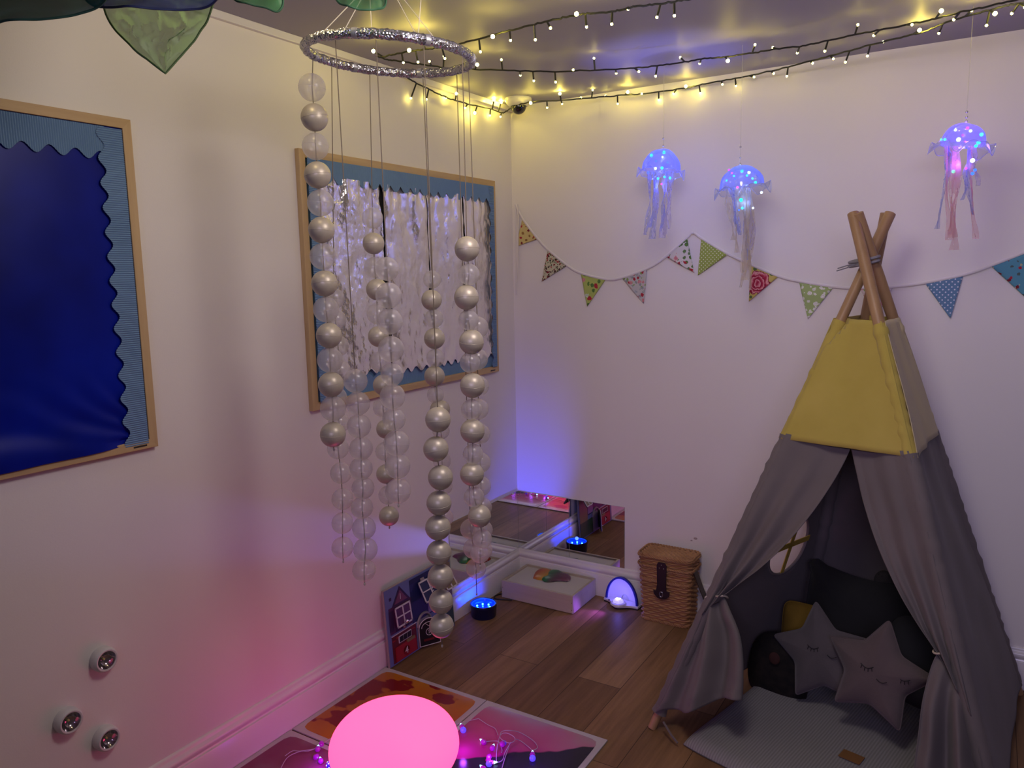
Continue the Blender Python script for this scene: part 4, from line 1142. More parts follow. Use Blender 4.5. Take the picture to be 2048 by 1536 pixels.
# ------------------------------------------------------------------ wicker basket
def basket():
    x0, x1, y0, y1, h = .742, .972, -.160, -.026, .318
    t = thing('wicker_basket', 'tall lidded wicker picnic basket with dark leather strap by back wall', 'basket', ((x0 + x1) / 2, (y0 + y1) / 2, 0))
    m = N('wicker'); v = m.co((3, 3, 60))
    c = m.ramp(m.noise(v, 3, 4).outputs[0], [(.25, (.21, .098, .038)), (.5, (.36, .185, .080)), (.75, (.46, .26, .12))])
    MW = m.done(m.bsdf(c, .55, spec=.4))
    hl = .262
    def wall_loop(s, z):
        """point and normal round the plan, s in 0..1 along the perimeter"""
        k = (z / h); e = .004 * k
        X0, X1, Y0, Y1 = x0 + .008 * (1 - k) - e, x1 - .008 * (1 - k) + e, y0 + .010 * (1 - k), y1
        r = .022; W, D = X1 - X0 - 2 * r, Y1 - Y0 - 2 * r; arc = PI / 2 * r
        L = 2 * W + 2 * D + 4 * arc; d = (s % 1) * L
        segs = [(W, V((X0 + r, Y0, 0)), V((1, 0, 0)), V((0, -1, 0))), (arc, V((X1 - r, Y0 + r, 0)), -PI / 2, None), (D, V((X1, Y0 + r, 0)), V((0, 1, 0)), V((1, 0, 0))), (arc, V((X1 - r, Y1 - r, 0)), 0, None),
                (W, V((X1 - r, Y1, 0)), V((-1, 0, 0)), V((0, 1, 0))), (arc, V((X0 + r, Y1 - r, 0)), PI / 2, None), (D, V((X0, Y1 - r, 0)), V((0, -1, 0)), V((-1, 0, 0))), (arc, V((X0 + r, Y0 + r, 0)), PI, None)]
        for ln, p, q, n in segs:
            if d <= ln:
                if n is not None: return p + q * d, n
                a = q + d / r; n = V((math.cos(a), math.sin(a), 0)); return p + n * r, n
            d -= ln
        return p, n if n is not None else V((0, 1, 0))
    NS = 26
    def weave(z0, z1, rows, nm):
        g = G(); nu = NS * 6; nv = rows * 6
        vs = []
        for j in range(nv + 1):
            q = j / nv; z = z0 + (z1 - z0) * q; row = min(int(q * rows), rows - 1); ph = q * rows - row
            for i in range(nu):
                s = i / nu; p, n = wall_loop(s, z)
                d = .0085 * math.sin(PI * min(max(ph, 0), 1)) ** .7 * (.10 + .90 * (.5 + .5 * math.cos(2 * PI * (s * NS / 2 + .5 * (row % 2)))))
                vs.append(p + n * d + V((0, 0, z)))
        fs = [(j * nu + i, j * nu + (i + 1) % nu, (j + 1) * nu + (i + 1) % nu, (j + 1) * nu + i) for j in range(nv) for i in range(nu)]
        fs.append(tuple(range(nu - 1, -1, -1))); fs.append(tuple(range(nv * nu, nv * nu + nu)))
        g.add(vs, fs); return g
    g = weave(.004, hl - .004, 24, 'body')
    for z in (.006, hl - .008, hl - .066, hl - .060):
        for k in range(2):
            P = []
            for i in range(NS * 6):
                s = i / (NS * 6); p, n = wall_loop(s, z)
                P.append(p + n * (.004 + .0025 * math.sin(s * NS * PI * 2 + k * PI)) + V((0, 0, z + .0035 * math.cos(s * NS * PI * 2 + k * PI))))
            g.tube(P, .0036, 6, closed=True)
    body = g.build('body', MW, t)
    g = weave(hl, h - .008, 6, 'lid')
    # woven lid top
    pts = 40
    X0, X1, Y0, Y1 = x0 - .002, x1 + .002, y0 + .002, y1 - .002
    nx, ny = 18, 11
    def lt(s, q):
        X = X0 + (X1 - X0) * s; Y = Y0 + (Y1 - Y0) * q
        row = int(q * ny)
        d = .0075 * abs(math.sin(PI * q * ny)) ** .7 * (.15 + .85 * (.5 + .5 * math.cos(2 * PI * (s * nx / 2 + .5 * (row % 2)))))
        return V((X, Y, h - .007 + d + .006 * math.sin(PI * s) * math.sin(PI * q)))
    g.grid(lt, nx * 6, ny * 6)
    for z, o in ((h - .010, .009), (h - .003, .005), (hl + .004, .011)):
        for k in range(2):
            P = []
            for i in range(NS * 6):
                s = i / (NS * 6); p, n = wall_loop(s, z)
                P.append(p + n * (o + .0025 * math.sin(s * NS * PI * 2 + k * PI)) + V((0, 0, z + .003 * math.cos(s * NS * PI * 2 + k * PI))))
            g.tube(P, .0034, 6, closed=True)
    lid = g.build('lid', MW, t)
    # leather fastening strap
    ML = pm('black_brown_leather', (.012, .010, .012), .38, bump=.15)
    cx = .852
    g = G()
    out = [(-.020, .030), (-.016, .060), (-.017, .105), (-.018, .150), (-.012, .165), (.012, .165), (.018, .150), (.017, .105), (.016, .062), (.018, .036), (.030, .034), (.027, .012), (.014, -.004), (0, -.008), (-.014, -.004), (-.027, .012), (-.030, .032)]
    g.prism([(x * 1.30, z + .13) for x, z in out], (cx, y0 - .0125, 0), UX, UZ, V((0, -.004, 0)))
    st = g.build('clasp_strap', ML, t, smooth=False, bevel=.0015)
    cr = [V((cx + .0075 * math.cos(a), y0 - .018, .147 + .012 * math.sin(a))) for a in [2 * PI * i / 24 for i in range(24)]]
    G().tube(cr, .0022, 6, closed=True).build('buckle_ring', pm('dull_metal', (.35, .33, .33), .3, metal=.9), st)
    for dx, dz in ((0, .283), (-.010, .268), (.010, .268)):
        G().ball((cx + dx, y0 - .017, dz), .0026, 8, 6).build('rivet', pm('dull_metal', (.35, .33, .33), .3, metal=.9), st)
    # carrying strap at the right end
    P = smooth_path([V((x1 + .004, -.105, .262)), V((x1 + .014, -.100, .235)), V((x1 + .030, -.085, .175)), V((x1 + .045, -.075, .125)), V((x1 + .038, -.07, .085))], 8)
    vs = []; fs = []
    for i, p in enumerate(P):
        for dy, dx in ((-.022, 0), (.022, 0), (.022, .003), (-.022, .003)): vs.append(p + V((dx, dy, 0)))
    for i in range(len(P) - 1):
        for j in range(4): fs.append((i * 4 + j, i * 4 + (j + 1) % 4, i * 4 + 4 + (j + 1) % 4, i * 4 + 4 + j))
    G().add(vs, fs).build('carry_strap', pm('dark_brown_leather', (.025, .014, .010), .4), t)
basket()

# ------------------------------------------------------------------ rainbow projector
def projector():
    cx, cy = .612, -.066
    t = thing('rainbow_projector', 'white arched rainbow projector lamp glowing violet beside the wicker basket', 'lamp', (cx, cy, 0))
    ang = -.12
    u = V((math.cos(ang), math.sin(ang), 0)); f = V((u.y, -u.x, 0)); c = V((cx, cy, 0))   # f: towards the room
    W, Hh = .088, .128
    MWP = pm('glossy_white_plastic', (.62, .60, .64), .22, spec=.5)
    # hollow hood: outer arch leaning back to the wall
    g = G()
    def hood(a, b, w2, h2, o):
        th = PI * a
        k = math.cos(b * PI / 2)
        back = .036 * math.sin(b * PI / 2)
        return c + u * (-w2 * math.cos(th) * (.25 + .75 * k)) + V((0, 0, .012 + h2 * math.sin(th) * (.25 + .75 * k))) - f * (back + o)
    g.grid(lambda a, b: hood(a, b, W, Hh, 0), 40, 12)
    g.grid(lambda a, b: hood(a, b, W - .008, Hh - .008, -.001), 40, 12)
    g.build('hood', MWP, t)
    rim = [hood(i / 48, 0, W - .004, Hh - .004, -.002) for i in range(49)]
    g = G()
    vs = []; fs = []
    for i in range(49):
        th = PI * i / 48
        for (dw, dd) in ((0, 0), (-.009, 0), (-.009, .012), (0, .012)):
            vs.append(c + u * (-(W + dw) * math.cos(th)) + V((0, 0, .012 + (Hh + dw) * math.sin(th))) + f * (.004 - dd))
    for i in range(48):
        for j in range(4): fs.append((i * 4 + j, i * 4 + (j + 1) % 4, i * 4 + 4 + (j + 1) % 4, i * 4 + 4 + j))
    g.add(vs, fs).build('arch_rim', pm('deep_blue_plastic', (.012, .02, .30), .3), t)
    # base plate, tongue-shaped
    out = []
    n = 40
    for i in range(n + 1):
        s = -1 + 2 * i / n
        out.append((s * (W + .006), -(.010 + .046 * math.exp(-(s / .45) ** 2))))
    out += [(W + .004, .030), (-W - .004, .030)]
    G().prism(out, c + V((0, 0, .006)), u, -f, V((0, 0, .012))).build('base_plate', MWP, t, bevel=.003)
    G().prism([(x * .97, y * .96) for x, y in out], c, u, -f, V((0, 0, .006))).build('foot_ring', pm('black_rubber', (.012, .012, .014), .7), t)
    lc = c + f * .030 + V((0, 0, .018))
    G().lathe([(.038, 0), (.036, .006), (.030, .010), (.026, .0105)], lc, 32).build('lens_collar', MWP, t)
    led = G().lathe([(.026, .008), (.024, .017), (.016, .024), (.007, .027), (0, .0275)], lc, 28).build('lens', pm('frosted_violet_lens', (.5, .48, .8), .2, emis=(.45, .40, 1.0), estr=.9), t)
    G().box((lc.x - .010, lc.y - .012, lc.z + .0262), (lc.x + .012, lc.y + .004, lc.z + .0295)).build('glowing_window', emit('projector_led', (.75, .80, 1.0), 3.2), t, bevel=.002)
    G().ball(c - u * .058 + f * .018 + V((0, 0, .0185)), .004, 8, 6).build('switch', M_STAMP, t)
    o = lc + V((0, 0, .036))
    lamp('lamp_beam', 'POINT', o + f * .004 + V((0, 0, .008)), (.16, .13, 1.0), .30, radius=.006, parent=t)
    lamp('lamp_beam', 'SPOT', o + V((0, 0, .05)), (.12, .14, 1.0), 150, radius=.008, aim=onz(1330, 112, H), cone=18, blend=1.0, parent=t)
    fan = lamp('lamp_beam', 'SPOT', o + f * .012 + V((0, 0, .03)), (.20, .16, 1.0), 18, radius=.006, aim=(0, -1.25, .60), cone=62, blend=.8, parent=t)  # added flat beam in place of pot light reflected by the mirror
    fan.scale = (1, .13, 1)
    lamp('lamp_beam', 'SPOT', lc + f * .045 + V((0, 0, .035)), (.30, .08, 1.0), 2.2, radius=.01, aim=(.50, -.27, 0), cone=70, blend=.9, parent=t)
projector()

# ------------------------------------------------------------------ blue pot light
def pot():
    c = V((.100, -.482, 0)); R = .0620; h = .062
    t = thing('light_pot', 'round dark blue pot light with glowing blue LEDs by left baseboard', 'light', c)
    MB = pm('dark_blue_plastic', (.004, .007, .055), .35)
    G().lathe([(0, 0), (R * .90, 0), (R * .93, .004), (R * .97, h - .016), (R, h - .014), (R * 1.01, h - .004), (R, h), (R - .005, h), (R - .006, h - .004), (R - .006, h - .006)], c, 48).build('body', MB, t)
    G().lathe([(R - .006, h - .005), (R - .010, h - .020), (R - .020, h - .024), (.010, h - .024), (0, h - .022)], c, 48).build('bowl', pm('blue_reflector', (.02, .06, .8), .15, metal=.3, emis=(.0, .035, 1.0), estr=.55), t)
    for k, (a, r) in enumerate(((.4, .030), (1.35, .032), (2.3, .030), (3.3, .033), (4.3, .031), (5.4, .032))):
        p = c + V((math.cos(a) * r, math.sin(a) * r, h - .019))
        G().ball(p, .0042, 10, 8).build('led', emit('cyan_blue_led', (.06, .55, 1.0), 9), t)
    G().tube([c + V((math.cos(a) * (R - .008), math.sin(a) * (R - .008), h - .003)) for a in [2 * PI * i / 40 for i in range(40)]], .0016, 5, closed=True).build('glow_ring', emit('blue_glow_ring', (.01, .08, 1.0), 1.6), t)
    B = (.03, .06, 1.0)
    top = c + V((0, 0, h + .004))
    lamp('led_beam', 'SPOT', top + V((.012, .02, .004)), (.06, .07, 1.0), 25, radius=.006, aim=(.08, 0, .62), cone=50, blend=1.0, parent=t)
    lamp('led_beam', 'SPOT', top + V((0, 0, .008)), (.0, .035, 1.0), 2.2, radius=.006, aim=(.02, -.475, .075), cone=125, blend=.6, parent=t)
    lamp('led_beam', 'POINT', top + V((0, 0, .010)), B, .035, radius=.01, parent=t)
pot()

# ------------------------------------------------------------------ light box with gel toys
def light_box():
    x0, x1, y0, y1, h = .066, .458, -.272, -.026, .090
    t = thing('activity_box', 'low pale wooden light box with white top panel in the room corner', 'box', ((x0 + x1) / 2, (y0 + y1) / 2, 0))
    W = pine('pale_birch', (.46, .385, .29), (.54, .46, .36), axis=0, rough=.5)
    th = .011; g = G()
    g.box((x0, y0, .003), (x1, y0 + th, h)); g.box((x0, y1 - th, .003), (x1, y1, h)); g.box((x0, y0 + th, .003), (x0 + th, y1 - th, h)); g.box((x1 - th, y0 + th, .003), (x1, y1 - th, h))
    g.build('wooden_frame', W, t, smooth=False, bevel=.0015)
    g = G()
    for a, b in ((x0, y0), (x1 - .02, y0), (x0, y1 - .02), (x1 - .02, y1 - .02)): g.box((a + .004, b + .004, 0), (a + .016, b + .016, .0035))
    g.build('feet', M_STAMP, t, smooth=False)
    G().box((x0 + th, y0 + th, h - .020), (x1 - th, y1 - th, h - .009)).build('white_panel', pm('opal_acrylic', (.62, .58, .52), .65, spec=.2), t, smooth=False)
    g = G()
    for z in (.02, .055):
        for xx in (x0 + .006, x1 - .006):
            g.ball((xx, y0 - .0001, z), .0022, 8, 6, sc=(1, .25, 1))
    g.build('screw_heads', pm('brown_screw', (.12, .08, .05), .5), t)
    cab = smooth_path([V((.060, -.235, .004)), V((.040, -.250, .004)), V((.032, -.285, .004)), (.050, -.305, .004), V((.085, -.298, .004)), V((.13, -.279, .004))], 8)
    tag(G().tube([V(p) for p in cab], .0032, 8).build('power_cable', pm('black_cable', (.01, .01, .01), .5)), 'short black power cable looped on the floor beside the light box', 'cable')
    ztop = h - .009
    # two soft coloured blobs
    def blob(lab, ol, stops, th2, z0):
        P = [onz(x, y, z0) for x, y in ol]
        c = sum(P, V((0, 0, 0))) / len(P)
        Q = smooth_path(P + [P[0]], 6)[:-1]; k = len(Q); g = G(); nr = 8; vs = []
        for j in range(nr + 1):
            tt = j / nr
            for q in Q:
                p = c.lerp(q, tt); p.z = z0 + .0008 + th2 * (1 - tt ** 3) ** .5
                vs.append(p)
        fs = [(j * k + i, j * k + (i + 1) % k, (j + 1) * k + (i + 1) % k, (j + 1) * k + i) for j in range(nr) for i in range(k)]
        vs += [V((q.x, q.y, z0 + .0006)) for q in Q]; b = (nr + 1) * k
        fs += [(nr * k + i, nr * k + (i + 1) % k, b + (i + 1) % k, b + i) for i in range(k)]
        g.add(vs, fs)
        m = N(lab.split()[0] + '_gel'); v = m.co(); sp = m.n('ShaderNodeSeparateXYZ'); m.l(v, sp.inputs[0])
        nz = m.noise(v, 14, 2)
        k1 = m.math('ADD', m.math('MULTIPLY', m.math('SUBTRACT', sp.outputs[0], (c.x - .05)), 10.0), m.math('MULTIPLY', m.math('SUBTRACT', nz.outputs[0], .5), .5))
        m2 = m.done(m.bsdf(m.ramp(k1, stops), .32, spec=.35))
        tag(g.build('gel_toy', m2), lab, 'toy', 'gel toys on the light box')
    blob('red and orange flat gel blob toy lying on the white panel', [(1066, 1157), (1070, 1146), (1078, 1140), (1088, 1138), (1098, 1139), (1105, 1146), (1100, 1154), (1092, 1158), (1086, 1161), (1075, 1160)], [(0, (.42, .04, .02)), (.35, (.50, .13, .02)), (.7, (.52, .26, .03)), (1, (.45, .36, .04))], .012, ztop)
    blob('green and purple flat gel blob toy overlapping the red one', [(1083, 1158), (1094, 1153), (1096, 1146), (1104, 1141), (1118, 1142), (1129, 1148), (1140, 1152), (1141, 1159), (1134, 1163), (1118, 1162), (1100, 1164), (1088, 1163)], [(0, (.03, .20, .06)), (.35, (.03, .11, .05)), (.6, (.09, .05, .06)), (1, (.16, .05, .10))], .014, ztop + .004)
light_box()

# ------------------------------------------------------------------ latch board
def latch_board():
    y0, y1, h = -1.085, -.635, .325
    xb, xt = .046, .026
    t = thing('latch_board', 'painted wooden latch board of little numbered houses leaning on left wall', 'toy', (.04, (y0 + y1) / 2, 0))
    O = V((xb, y0, .004)); U = UY * (y1 - y0); Vv = V((xt - xb, 0, h)); Nn = UY.cross(Vv).normalized()
    if Nn.x < 0: Nn = -Nn
    th = .010
    u = UY; v = Vv.normalized()
    def P(a, b, o=0): return O + U * a + Vv * b + Nn * o
    W = y1 - y0
    def poly(pts, name, mt, par, d0=0.0, d1=.0012):
        return G().prism([(a * W, b * h) for a, b in pts], O + Nn * d0, u, v, Nn * d1).build(name, mt, par, smooth=False)
    C = lambda n, c, r=.45: pm(n, c, r)
    sky = C('printed_sky_blue', (.13, .17, .34)); edge = C('board_edge_ply', (.30, .26, .24))
    G().obox(O - Nn * th, u * W, v * h, Nn * th).build('board_panel', edge, t, smooth=False, bevel=.003)
    pan = t
    poly([(.012, .0), (.988, .0), (.988, .985), (.012, .985)], 'sky_print', sky, pan, 0, .0008)
    pur = C('printed_purple', (.075, .022, .075)); dpur = C('printed_dark_purple', (.035, .015, .06)); navy = C('printed_navy', (.012, .018, .085)); red = C('printed_red', (.30, .014, .018)); dred = C('printed_dark_red', (.11, .010, .014))
    blk = C('printed_black', (.008, .008, .009)); white = C('printed_white', (.58, .55, .55)); olive = C('printed_olive', (.20, .15, .06)); grey = C('printed_grey', (.25, .22, .22)); grn = C('printed_green', (.03, .07, .03)); lil = C('printed_lilac', (.22, .18, .34))
    a1 = .0012
    # purple house
    hs = poly([(.05, .40), (.36, .40), (.36, .74), (.05, .74)], 'purple_house', pur, pan, a1)
    poly([(.10, .74), (.35, .74), (.215, .96)], 'house_roof', dpur, hs, a1, .002)
    poly([(.13, .76), (.31, .76), (.215, .915)], 'roof_gable', C('printed_plum', (.16, .05, .10)), hs, a1 + .002)
    poly([(.045, .44), (.10, .44), (.10, .70), (.045, .70)], 'shutter', dpur, hs, a1 + .0012, .0015)
    for k in range(3): poly([(.12 + .075 * k, .405), (.155 + .075 * k, .405), (.155 + .075 * k, .47), (.12 + .075 * k, .47)], 'railing', dpur, hs, a1 + .0012)
    poly([(.07, .83), (.10, .83), (.10, .87), (.07, .87)], 'lamp_print', dpur, hs, 0)
    # navy house
    poly([(.36, .38), (.76, .38), (.76, .95), (.36, .95)], 'blue_house', navy, pan, a1)
    poly([(.36, .90), (.80, .90), (.80, .96), (.36, .96)], 'blue_roof', C('printed_deep_navy', (.010, .014, .06)), pan, a1 + .001)
    # red house
    rh = poly([(.06, .02), (.40, .02), (.40, .375), (.06, .375)], 'red_house', dred, pan, a1)
    poly([(.09, .03), (.38, .03), (.38, .215), (.09, .215)], 'garage_door', red, rh, a1 + .0012, .004)
    for k in range(6): poly([(.062 + .056 * k, .30 + .02 * (k % 2)), (.10 + .056 * k, .30 + .02 * (k % 2)), (.10 + .056 * k, .315 + .02 * (k % 2)), (.062 + .056 * k, .315 + .02 * (k % 2))], 'brick_print', red, rh, a1 + .0012)
    poly([(.055, .37), (.41, .37), (.41, .382), (.055, .382)], 'white_ledge', white, rh, a1 + .0012)
    wf = poly([(.145, .245), (.325, .245), (.325, .335), (.145, .335)], 'window_frame', white, rh, a1 + .0012, .0025)
    for k in range(3): poly([(.155 + .056 * k, .255), (.205 + .056 * k, .255), (.205 + .056 * k, .325), (.155 + .056 * k, .325)], 'window_pane', blk, wf, a1 + .0037)
    poly([(.25, .20), (.36, .20), (.36, .235), (.25, .235)], 'latch_plate', olive, rh, a1 + .0012, .006)
    G().text('4', P(.235, .105, a1 + .0056), u, v, .040).build('number', white, rh, smooth=False)
    g = G().lathe([(0, 0), (.020, 0), (.020, .0012), (0, .0012)], P(.235, .105, a1 + .004), 24, Nn); g.build('number_disc', C('printed_maroon', (.06, .006, .01)), rh)
    # side houses at the right
    poly([(.76, .30), (.985, .30), (.985, .93), (.76, .93)], 'olive_house', olive, pan, a1)
    poly([(.62, .02), (.985, .02), (.985, .30), (.62, .30)], 'green_house', grn, pan, a1)
    poly([(.60, .40), (.75, .40), (.75, .54), (.60, .54)], 'lilac_print', lil, pan, a1 + .0012)
    poly([(.42, .02), (.62, .02), (.62, .38), (.42, .38)], 'doorway_print', grey, pan, a1)
    # open window 1 (small sash hanging ajar)
    def sash(a0, a1_, b0, b1, openang, lab, hinge='top', fillm=blk, panes=2, name='window_door'):
        # hinged on top edge, swung out
        hpt = P(a0, b1, .003); wu = u * ((a1_ - a0) * W); hv = (b1 - b0) * h
        dv = (-v * math.cos(openang) + Nn * math.sin(openang)); nn = u.cross(-dv).normalized()
        if nn.x < 0: nn = -nn
        g = G().obox(hpt, wu, dv * hv, nn * .006)
        o = g.build(name, fillm, pan, smooth=False)
        uu = wu.normalized()
        g = G(); ww = wu.length; fwid = .0065
        for (s0, s1, q0, q1) in ((0, ww, 0, fwid), (0, ww, hv - fwid, hv), (0, fwid, 0, hv), (ww - fwid, ww, 0, hv), (ww / 2 - .003, ww / 2 + .003, 0, hv), (0, ww, hv * .5 - .0025, hv * .5 + .0025)):
            g.obox(hpt + uu * s0 + dv * q0 + nn * .006, uu * (s1 - s0), dv * (q1 - q0), nn * .0022)
        g.build('sash_bars', white, o, smooth=False)
        return o, hpt, uu, dv, nn, ww, hv
    o, hp, uu, dv, nn, ww, hv = sash(.11, .325, .46, .72, .10, 'w', fillm=pur)
    G().text('1', P(.215, .825, a1 + .003), u, v, .034).build('number', white, hs, smooth=False)
    G().ball(hp + uu * ww * .55 + dv * hv * .86 + nn * .014, .0085, 14, 10).build('knob', M_CHROME, o)
    G().ball(P(.215, .43, .012), .006, 10, 8).build('bolt', C('printed_pinkish', (.25, .10, .12)), pan)
    o, hp, uu, dv, nn, ww, hv = sash(.46, .73, .585, .87, .42, 'w', fillm=navy)
    G().text('2', hp + uu * ww * .52 + dv * hv * .52 + nn * .0085, uu, -dv, .040).build('number', white, o, smooth=False)
    for k in (.50, .64): G().ball(hp + uu * ww * k + dv * hv * .78 + nn * .014, .0085, 14, 10).build('latch_knob', pm('brass_knob', (.55, .42, .2), .15, metal=1), o)
    for k in (.2, .75): G().obox(hp + uu * ww * k - dv * .012 + nn * .002, uu * .022, dv * .016, nn * .006).build('hinge', grey, o, smooth=False)
    # arched door 5, standing open
    hinge = P(.43, .03, .002); fw_ = (Nn * math.sin(.55) + u * math.cos(.55)).normalized(); dn = fw_.cross(v).normalized()
    if dn.dot(HN) > 0: dn = -dn
    dw, dh = .092, .118
    arch = [(0, 0), (dw, 0), (dw, dh * .62)] + [(dw / 2 + dw / 2 * math.cos(a), dh * .62 + dh * .38 * math.sin(a)) for a in [PI * k / 16 for k in range(1, 16)]] + [(0, dh * .62)]
    d = G().prism(arch, hinge, fw_, v, dn * .006).build('arched_door', blk, t, smooth=False)
    in2 = [(dw / 2 + (x - dw / 2) * .88, y * .94 + .003) for x, y in arch]
    ring = [hinge + fw_ * x + v * y + dn * .0065 for x, y in arch]
    G().tube(ring, .0022, 6, closed=True).build('door_edge', white, d)
    fan = [hinge + fw_ * (dw / 2 + dw * .36 * math.cos(a)) + v * (dh * .66 + dh * .2 * math.sin(a)) + dn * .0068 for a in [PI * k / 12 for k in range(13)]]
    G().tube(fan, .0016, 5).build('fanlight', white, d)
    for k in (4, 8): G().tube([fan[k], hinge + fw_ * dw / 2 + v * (dh * .70) + dn * .0068], .0012, 5).build('fanlight_bar', white, d)
    nc = hinge + fw_ * dw / 2 + v * (dh * .49) + dn * .007
    G().tube([nc + fw_ * .015 * math.cos(a) + v * .015 * math.sin(a) for a in [2 * PI * k / 20 for k in range(20)]], .0013, 5, closed=True).build('number_ring', white, d)
    tu = fw_ if fw_.cross(v).dot(dn) > 0 else -fw_
    G().text('5', nc, tu, v, .022).build('number', white, d, smooth=False)
    G().obox(hinge + fw_ * dw * .2 + v * dh * .18 + dn * .006, fw_ * dw * .5, v * .008, dn * .006).build('letter_slot', dred, d, smooth=False)
    G().ball(hinge + fw_ * dw * .78 + v * dh * .24 + dn * .012, .0045, 10, 8).build('door_knob', M_CHROME, d)
    ar2 = [(.43 + .17 * k, b) for k, b in ((0, .36), (0, .05), (1.1, .05), (1.1, .36))]
    aw = [P(.52 + .10 * math.cos(a), .30 + .14 * math.sin(a), .004) for a in [PI * k / 16 for k in range(17)]]
    G().tube(aw, .006, 6).build('door_arch', grey, pan)
    # window at the right, shutter ajar (seen in the mirror)
    o, hp, uu, dv, nn, ww, hv = sash(.79, .96, .58, .84, .5, 'w', fillm=olive)
    G().text('3', hp + uu * ww * .5 + dv * hv * .5 + nn * .0085, uu, -dv, .036).build('number', white, o, smooth=False)
latch_board()

# ------------------------------------------------------------------ liquid floor tiles
def gel_mat(name, kind, loc):
    m = N(name); v = m.co()
    n1 = m.noise(v, 4.6, 3, .45)
    if kind == 'orange':
        v2 = m.co((1.0, 1.7, 1), rot=(0, 0, .5), loc=(.62, .35, 0))
        n1 = m.noise(v2, 4.2, 4, .42)
        base = m.ramp(m.noise(v, 2.4, 2).outputs[0], [(.35, (.50, .215, .012)), (.6, (.42, .12, .012)), (.8, (.38, .07, .014))])
        c = m.mixc(m.ramp(n1.outputs[0], [(.525, (0, 0, 0)), (.54, (1, 1, 1))]), base, (.20, .012, .010))
    elif kind == 'magenta':
        sp = m.n('ShaderNodeSeparateXYZ'); m.l(v, sp.inputs[0])
        k = m.math('ADD', m.math('MULTIPLY', sp.outputs[1], -2.3), m.math('MULTIPLY', m.math('SUBTRACT', n1.outputs[0], .5), .5))
        g1 = m.ramp(k, [(.0, (.34, .27, .29)), (.18, (.44, .15, .24)), (.36, (.46, .08, .20)), (.6, (.38, .012, .15)), (1, (.30, .01, .13))])
        # dark pool at the far right, its own edge
        d = m.math('ADD', m.math('MULTIPLY', m.math('SUBTRACT', sp.outputs[0], .30), 3.0), m.math('MULTIPLY', m.math('ADD', sp.outputs[1], .17), -4.2))
        d = m.math('ADD', d, m.math('MULTIPLY', m.math('SUBTRACT', m.noise(v, 6, 2).outputs[0], .5), .7))
        c = m.mixc(m.ramp(d, [(.10, (0, 0, 0)), (.14, (1, 1, 1))]), g1, (.018, .012, .026))
    else:
        c = m.ramp(n1.outputs[0], [(.35, (.24, .15, .18)), (.55, (.22, .05, .10)), (.75, (.20, .02, .08))])
    b = m.bsdf(c, .22, spec=.35)
    m.bump(b, m.noise(v, 3, 2).outputs[0], .08, .01)
    return m.done(b)
def gtile(lab, x0, y1, kind):
    x1, y0 = x0 + .490, y1 - .494
    t = thing('floor_tile', lab, 'floor tile', (x0, y1, 0), 'liquid floor tiles')
    G().box((x0, y0, 0.0003), (x1, y1, .006)).build('vinyl_edge', pm('grey_white_vinyl', (.50, .46, .46), .35, var=(.44, .40, .40)), t, smooth=False, bevel=.001)
    o = rr_outline((x1 - x0) / 2 - .020, (y1 - y0) / 2 - .020, 16, 96)
    g = G(); c = V(((x0 + x1) / 2, (y0 + y1) / 2, .0061)); k = len(o); vs = []; nr = 10
    for j in range(nr + 1):
        s = j / nr
        for a, b in o: vs.append(c + V((a * s, b * s, .0025 * (1 - s ** 8) ** .5 + .0002)))
    g.add(vs, [(j * k + i, j * k + (i + 1) % k, (j + 1) * k + (i + 1) % k, (j + 1) * k + i) for j in range(nr) for i in range(k)])
    g.build('gel_window', gel_mat(kind + '_gel_' + str(len(bpy.data.materials)), kind, c), t)
gtile('liquid floor tile with orange gel and dark red blotches by the baseboard', .024, -1.084, 'orange')
gtile('liquid floor tile with magenta gel and a black pool beside bare floor', .518, -1.084, 'magenta')
gtile('greyish pink liquid floor tile under the near side of egg lamp', .024, -1.586, 'dull')
gtile('liquid floor tile mostly out of view in front of the magenta one', .518, -1.586, 'dull')

# ------------------------------------------------------------------ egg lamp
def egg():
    d = 2.385; z0 = .0095
    b = .0514 * d; a = .0839 * d
    c = dep(789, 1488, d); c.z = z0 + b
    m = N('glowing_pink_polythene')
    lw = m.n('ShaderNodeEmission'); lw.inputs[0].default_value = (1, .072, .225, 1); lw.inputs[1].default_value = 2.35
    g = m.n('ShaderNodeBsdfGlossy'); g.inputs['Roughness'].default_value = .35
    df = m.n('ShaderNodeBsdfDiffuse'); df.inputs[0].default_value = (.25, .22, .24, 1)
    ad = m.n('ShaderNodeAddShader'); m.l(lw.outputs[0], ad.inputs[0]); m.l(df.outputs[0], ad.inputs[1])
    mt = m.done(ad)
    gm = G().ball(c, 1, 64, 40, sc=(a, a, b))
    for i, p in enumerate(gm.v):
        q = p - c; gm.v[i] = c + V((q.x * (1 + .03 * q.z / b), q.y * (1 + .03 * q.z / b), q.z))
    t = thing('egg_lamp', 'large glowing pink egg-shaped mood lamp sitting on the floor tiles', 'lamp', (c.x, c.y, z0))
    gm.build('shade', mt, t)
    G().lathe([(0, -b + .0005), (.05, -b + .0005), (.055, -b + .006), (.05, -b + .014), (0, -b + .014)], c, 32).build('base_plug', M_WPL, t)
egg()

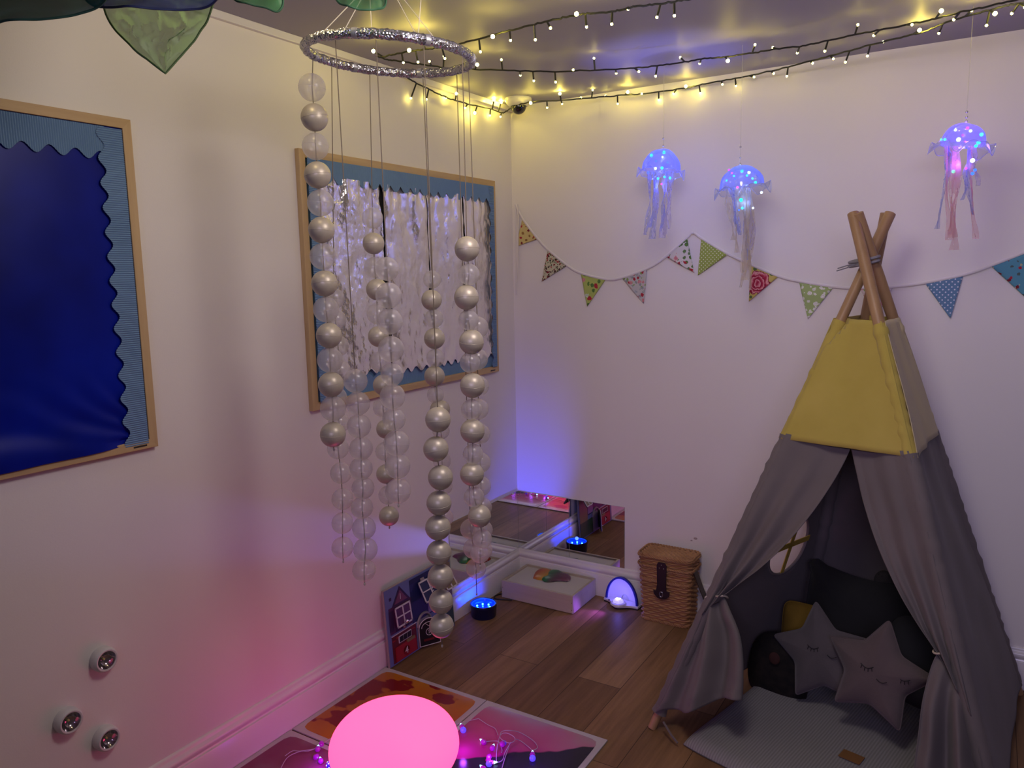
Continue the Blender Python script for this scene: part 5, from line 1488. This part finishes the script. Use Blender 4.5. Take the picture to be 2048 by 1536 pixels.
# ------------------------------------------------------------------ crystal light string round the egg
def crystal_string():
    zt = .0098
    t = thing('crystal_light_string', 'clear-wired string of purple crystal drop lights curled around the egg lamp', 'fairy lights', onz(990, 1500, 0))
    MW = pm('clear_wire', (.42, .36, .40), .3)
    g = G()
    for pts in ([(957, 1437), (975, 1449), (990, 1457), (996, 1470)], [(996, 1488), (1001, 1470), (1012, 1466), (1026, 1472), (1030, 1480), (1020, 1486), (1008, 1482), (1000, 1474), (1004, 1463), (1020, 1461), (1040, 1465), (1066, 1481), (1075, 1495), (1065, 1501)],
                [(1065, 1501), (1055, 1492), (1040, 1481), (1030, 1478)], [(967, 1484), (985, 1482), (998, 1484), (1004, 1500), (1003, 1505)], [(995, 1488), (993, 1510), (994, 1524), (1005, 1520), (1010, 1505), (1022, 1484)], [(1003, 1540), (1010, 1516), (1018, 1494)],
                [(570, 1512), (585, 1502), (600, 1502), (628, 1498)], [(560, 1540), (575, 1515), (600, 1503), (628, 1498), (690, 1458), (760, 1418), (850, 1418), (900, 1448), (918, 1446), (957, 1437)]):
        P = smooth_path([onz(x, y, zt + .004 + (.02 if 990 < x < 1035 and y < 1490 else 0)) for x, y in pts], 7)
        g.tube(P, .0013, 5)
    g.build('wire', MW, t)
    CAPM = emit('cool_white_led', (.45, .75, 1.0), 2.2)
    BEAD = pm('purple_crystal', (.32, .01, .34), .06, spec=.9, emis=(.42, .0, .55), estr=.22)
    BALL = pm('blue_lit_ball', (.10, .05, .6), .1, spec=.8, emis=(.10, .06, 1.0), estr=.95)
    BALLS = pm('sparkling_blue_ball', (.06, .03, .5), .1, emis=(.06, .02, .8), estr=.5)
    def drop(x, y, dirx, diry, parts, z=.016):
        p = onz(x, y, z)
        q = onz(x + dirx * 10, y + diry * 10, z); ax = (q - p).normalized()
        bead = G().lathe([(0, .012), (.006, .013), (.0085, .018), (.0095, .023), (.0085, .028), (.005, .032), (0, .033)], p, 8, ax).build('crystal_bead', BEAD, t, smooth=False)
        if 'c' in parts: G().lathe([(.0015, 0), (.0022, .002), (.0050, .010), (.0055, .0135), (0, .0135)], p, 10, ax).build('led_cap', CAPM, bead)
        if 'b' in parts: G().ball(p + ax * .041, .0105, 16, 12).build('drop_ball', BALL, bead)
        return bead
    drop(1065, 1501, .0, 1, 'cb')
    drop(960, 1478, .9, .8, 'c')
    drop(921, 1447, .5, 1.2, 'cb')
    drop(988, 1488, -.4, 1, 'c', .02)
    drop(982, 1506, -.5, 1, '', .018)
    drop(975, 1512, .2, 1, 'b', .014)
    drop(995, 1524, -1, .1, 'c')
    drop(960, 1530, .6, .7, 'c')
    drop(1003, 1480, .2, 1, '', .03)
    drop(642, 1480, .1, 1, '', .02)
    drop(637, 1490, -.2, 1, 'c', .014)
    drop(640, 1506, -.9, .9, '', .014)
    drop(640, 1514, .2, 1, 'c')
    p = onz(661, 1530, .018)
    bb = G().ball(p, .0135, 20, 14).build('sparkling_ball', BALLS, t)
    g = G()
    for k in range(16):
        a = k * 2.4; zz = 1 - (k + .5) / 10
        if abs(zz) > 1: continue
        r = math.sqrt(1 - zz * zz); g.ball(p + V((r * math.cos(a), r * math.sin(a), zz)) * .0132, .0022, 6, 4)
    g.build('sparkle_dots', emit('sparkle_white', (.8, .85, 1), 2.0), bb)
    p = onz(1008, 1486, .02)
    bb = G().ball(p, .0085, 16, 10).build('sparkling_ball', BALLS, t)
    for (x, y) in ((985, 1505), (1065, 1530), (640, 1515), (925, 1480)):
        lamp('drop_glow', 'POINT', onz(x, y, .05), (.34, .05, 1.0), .26, radius=.01, parent=t)
crystal_string()
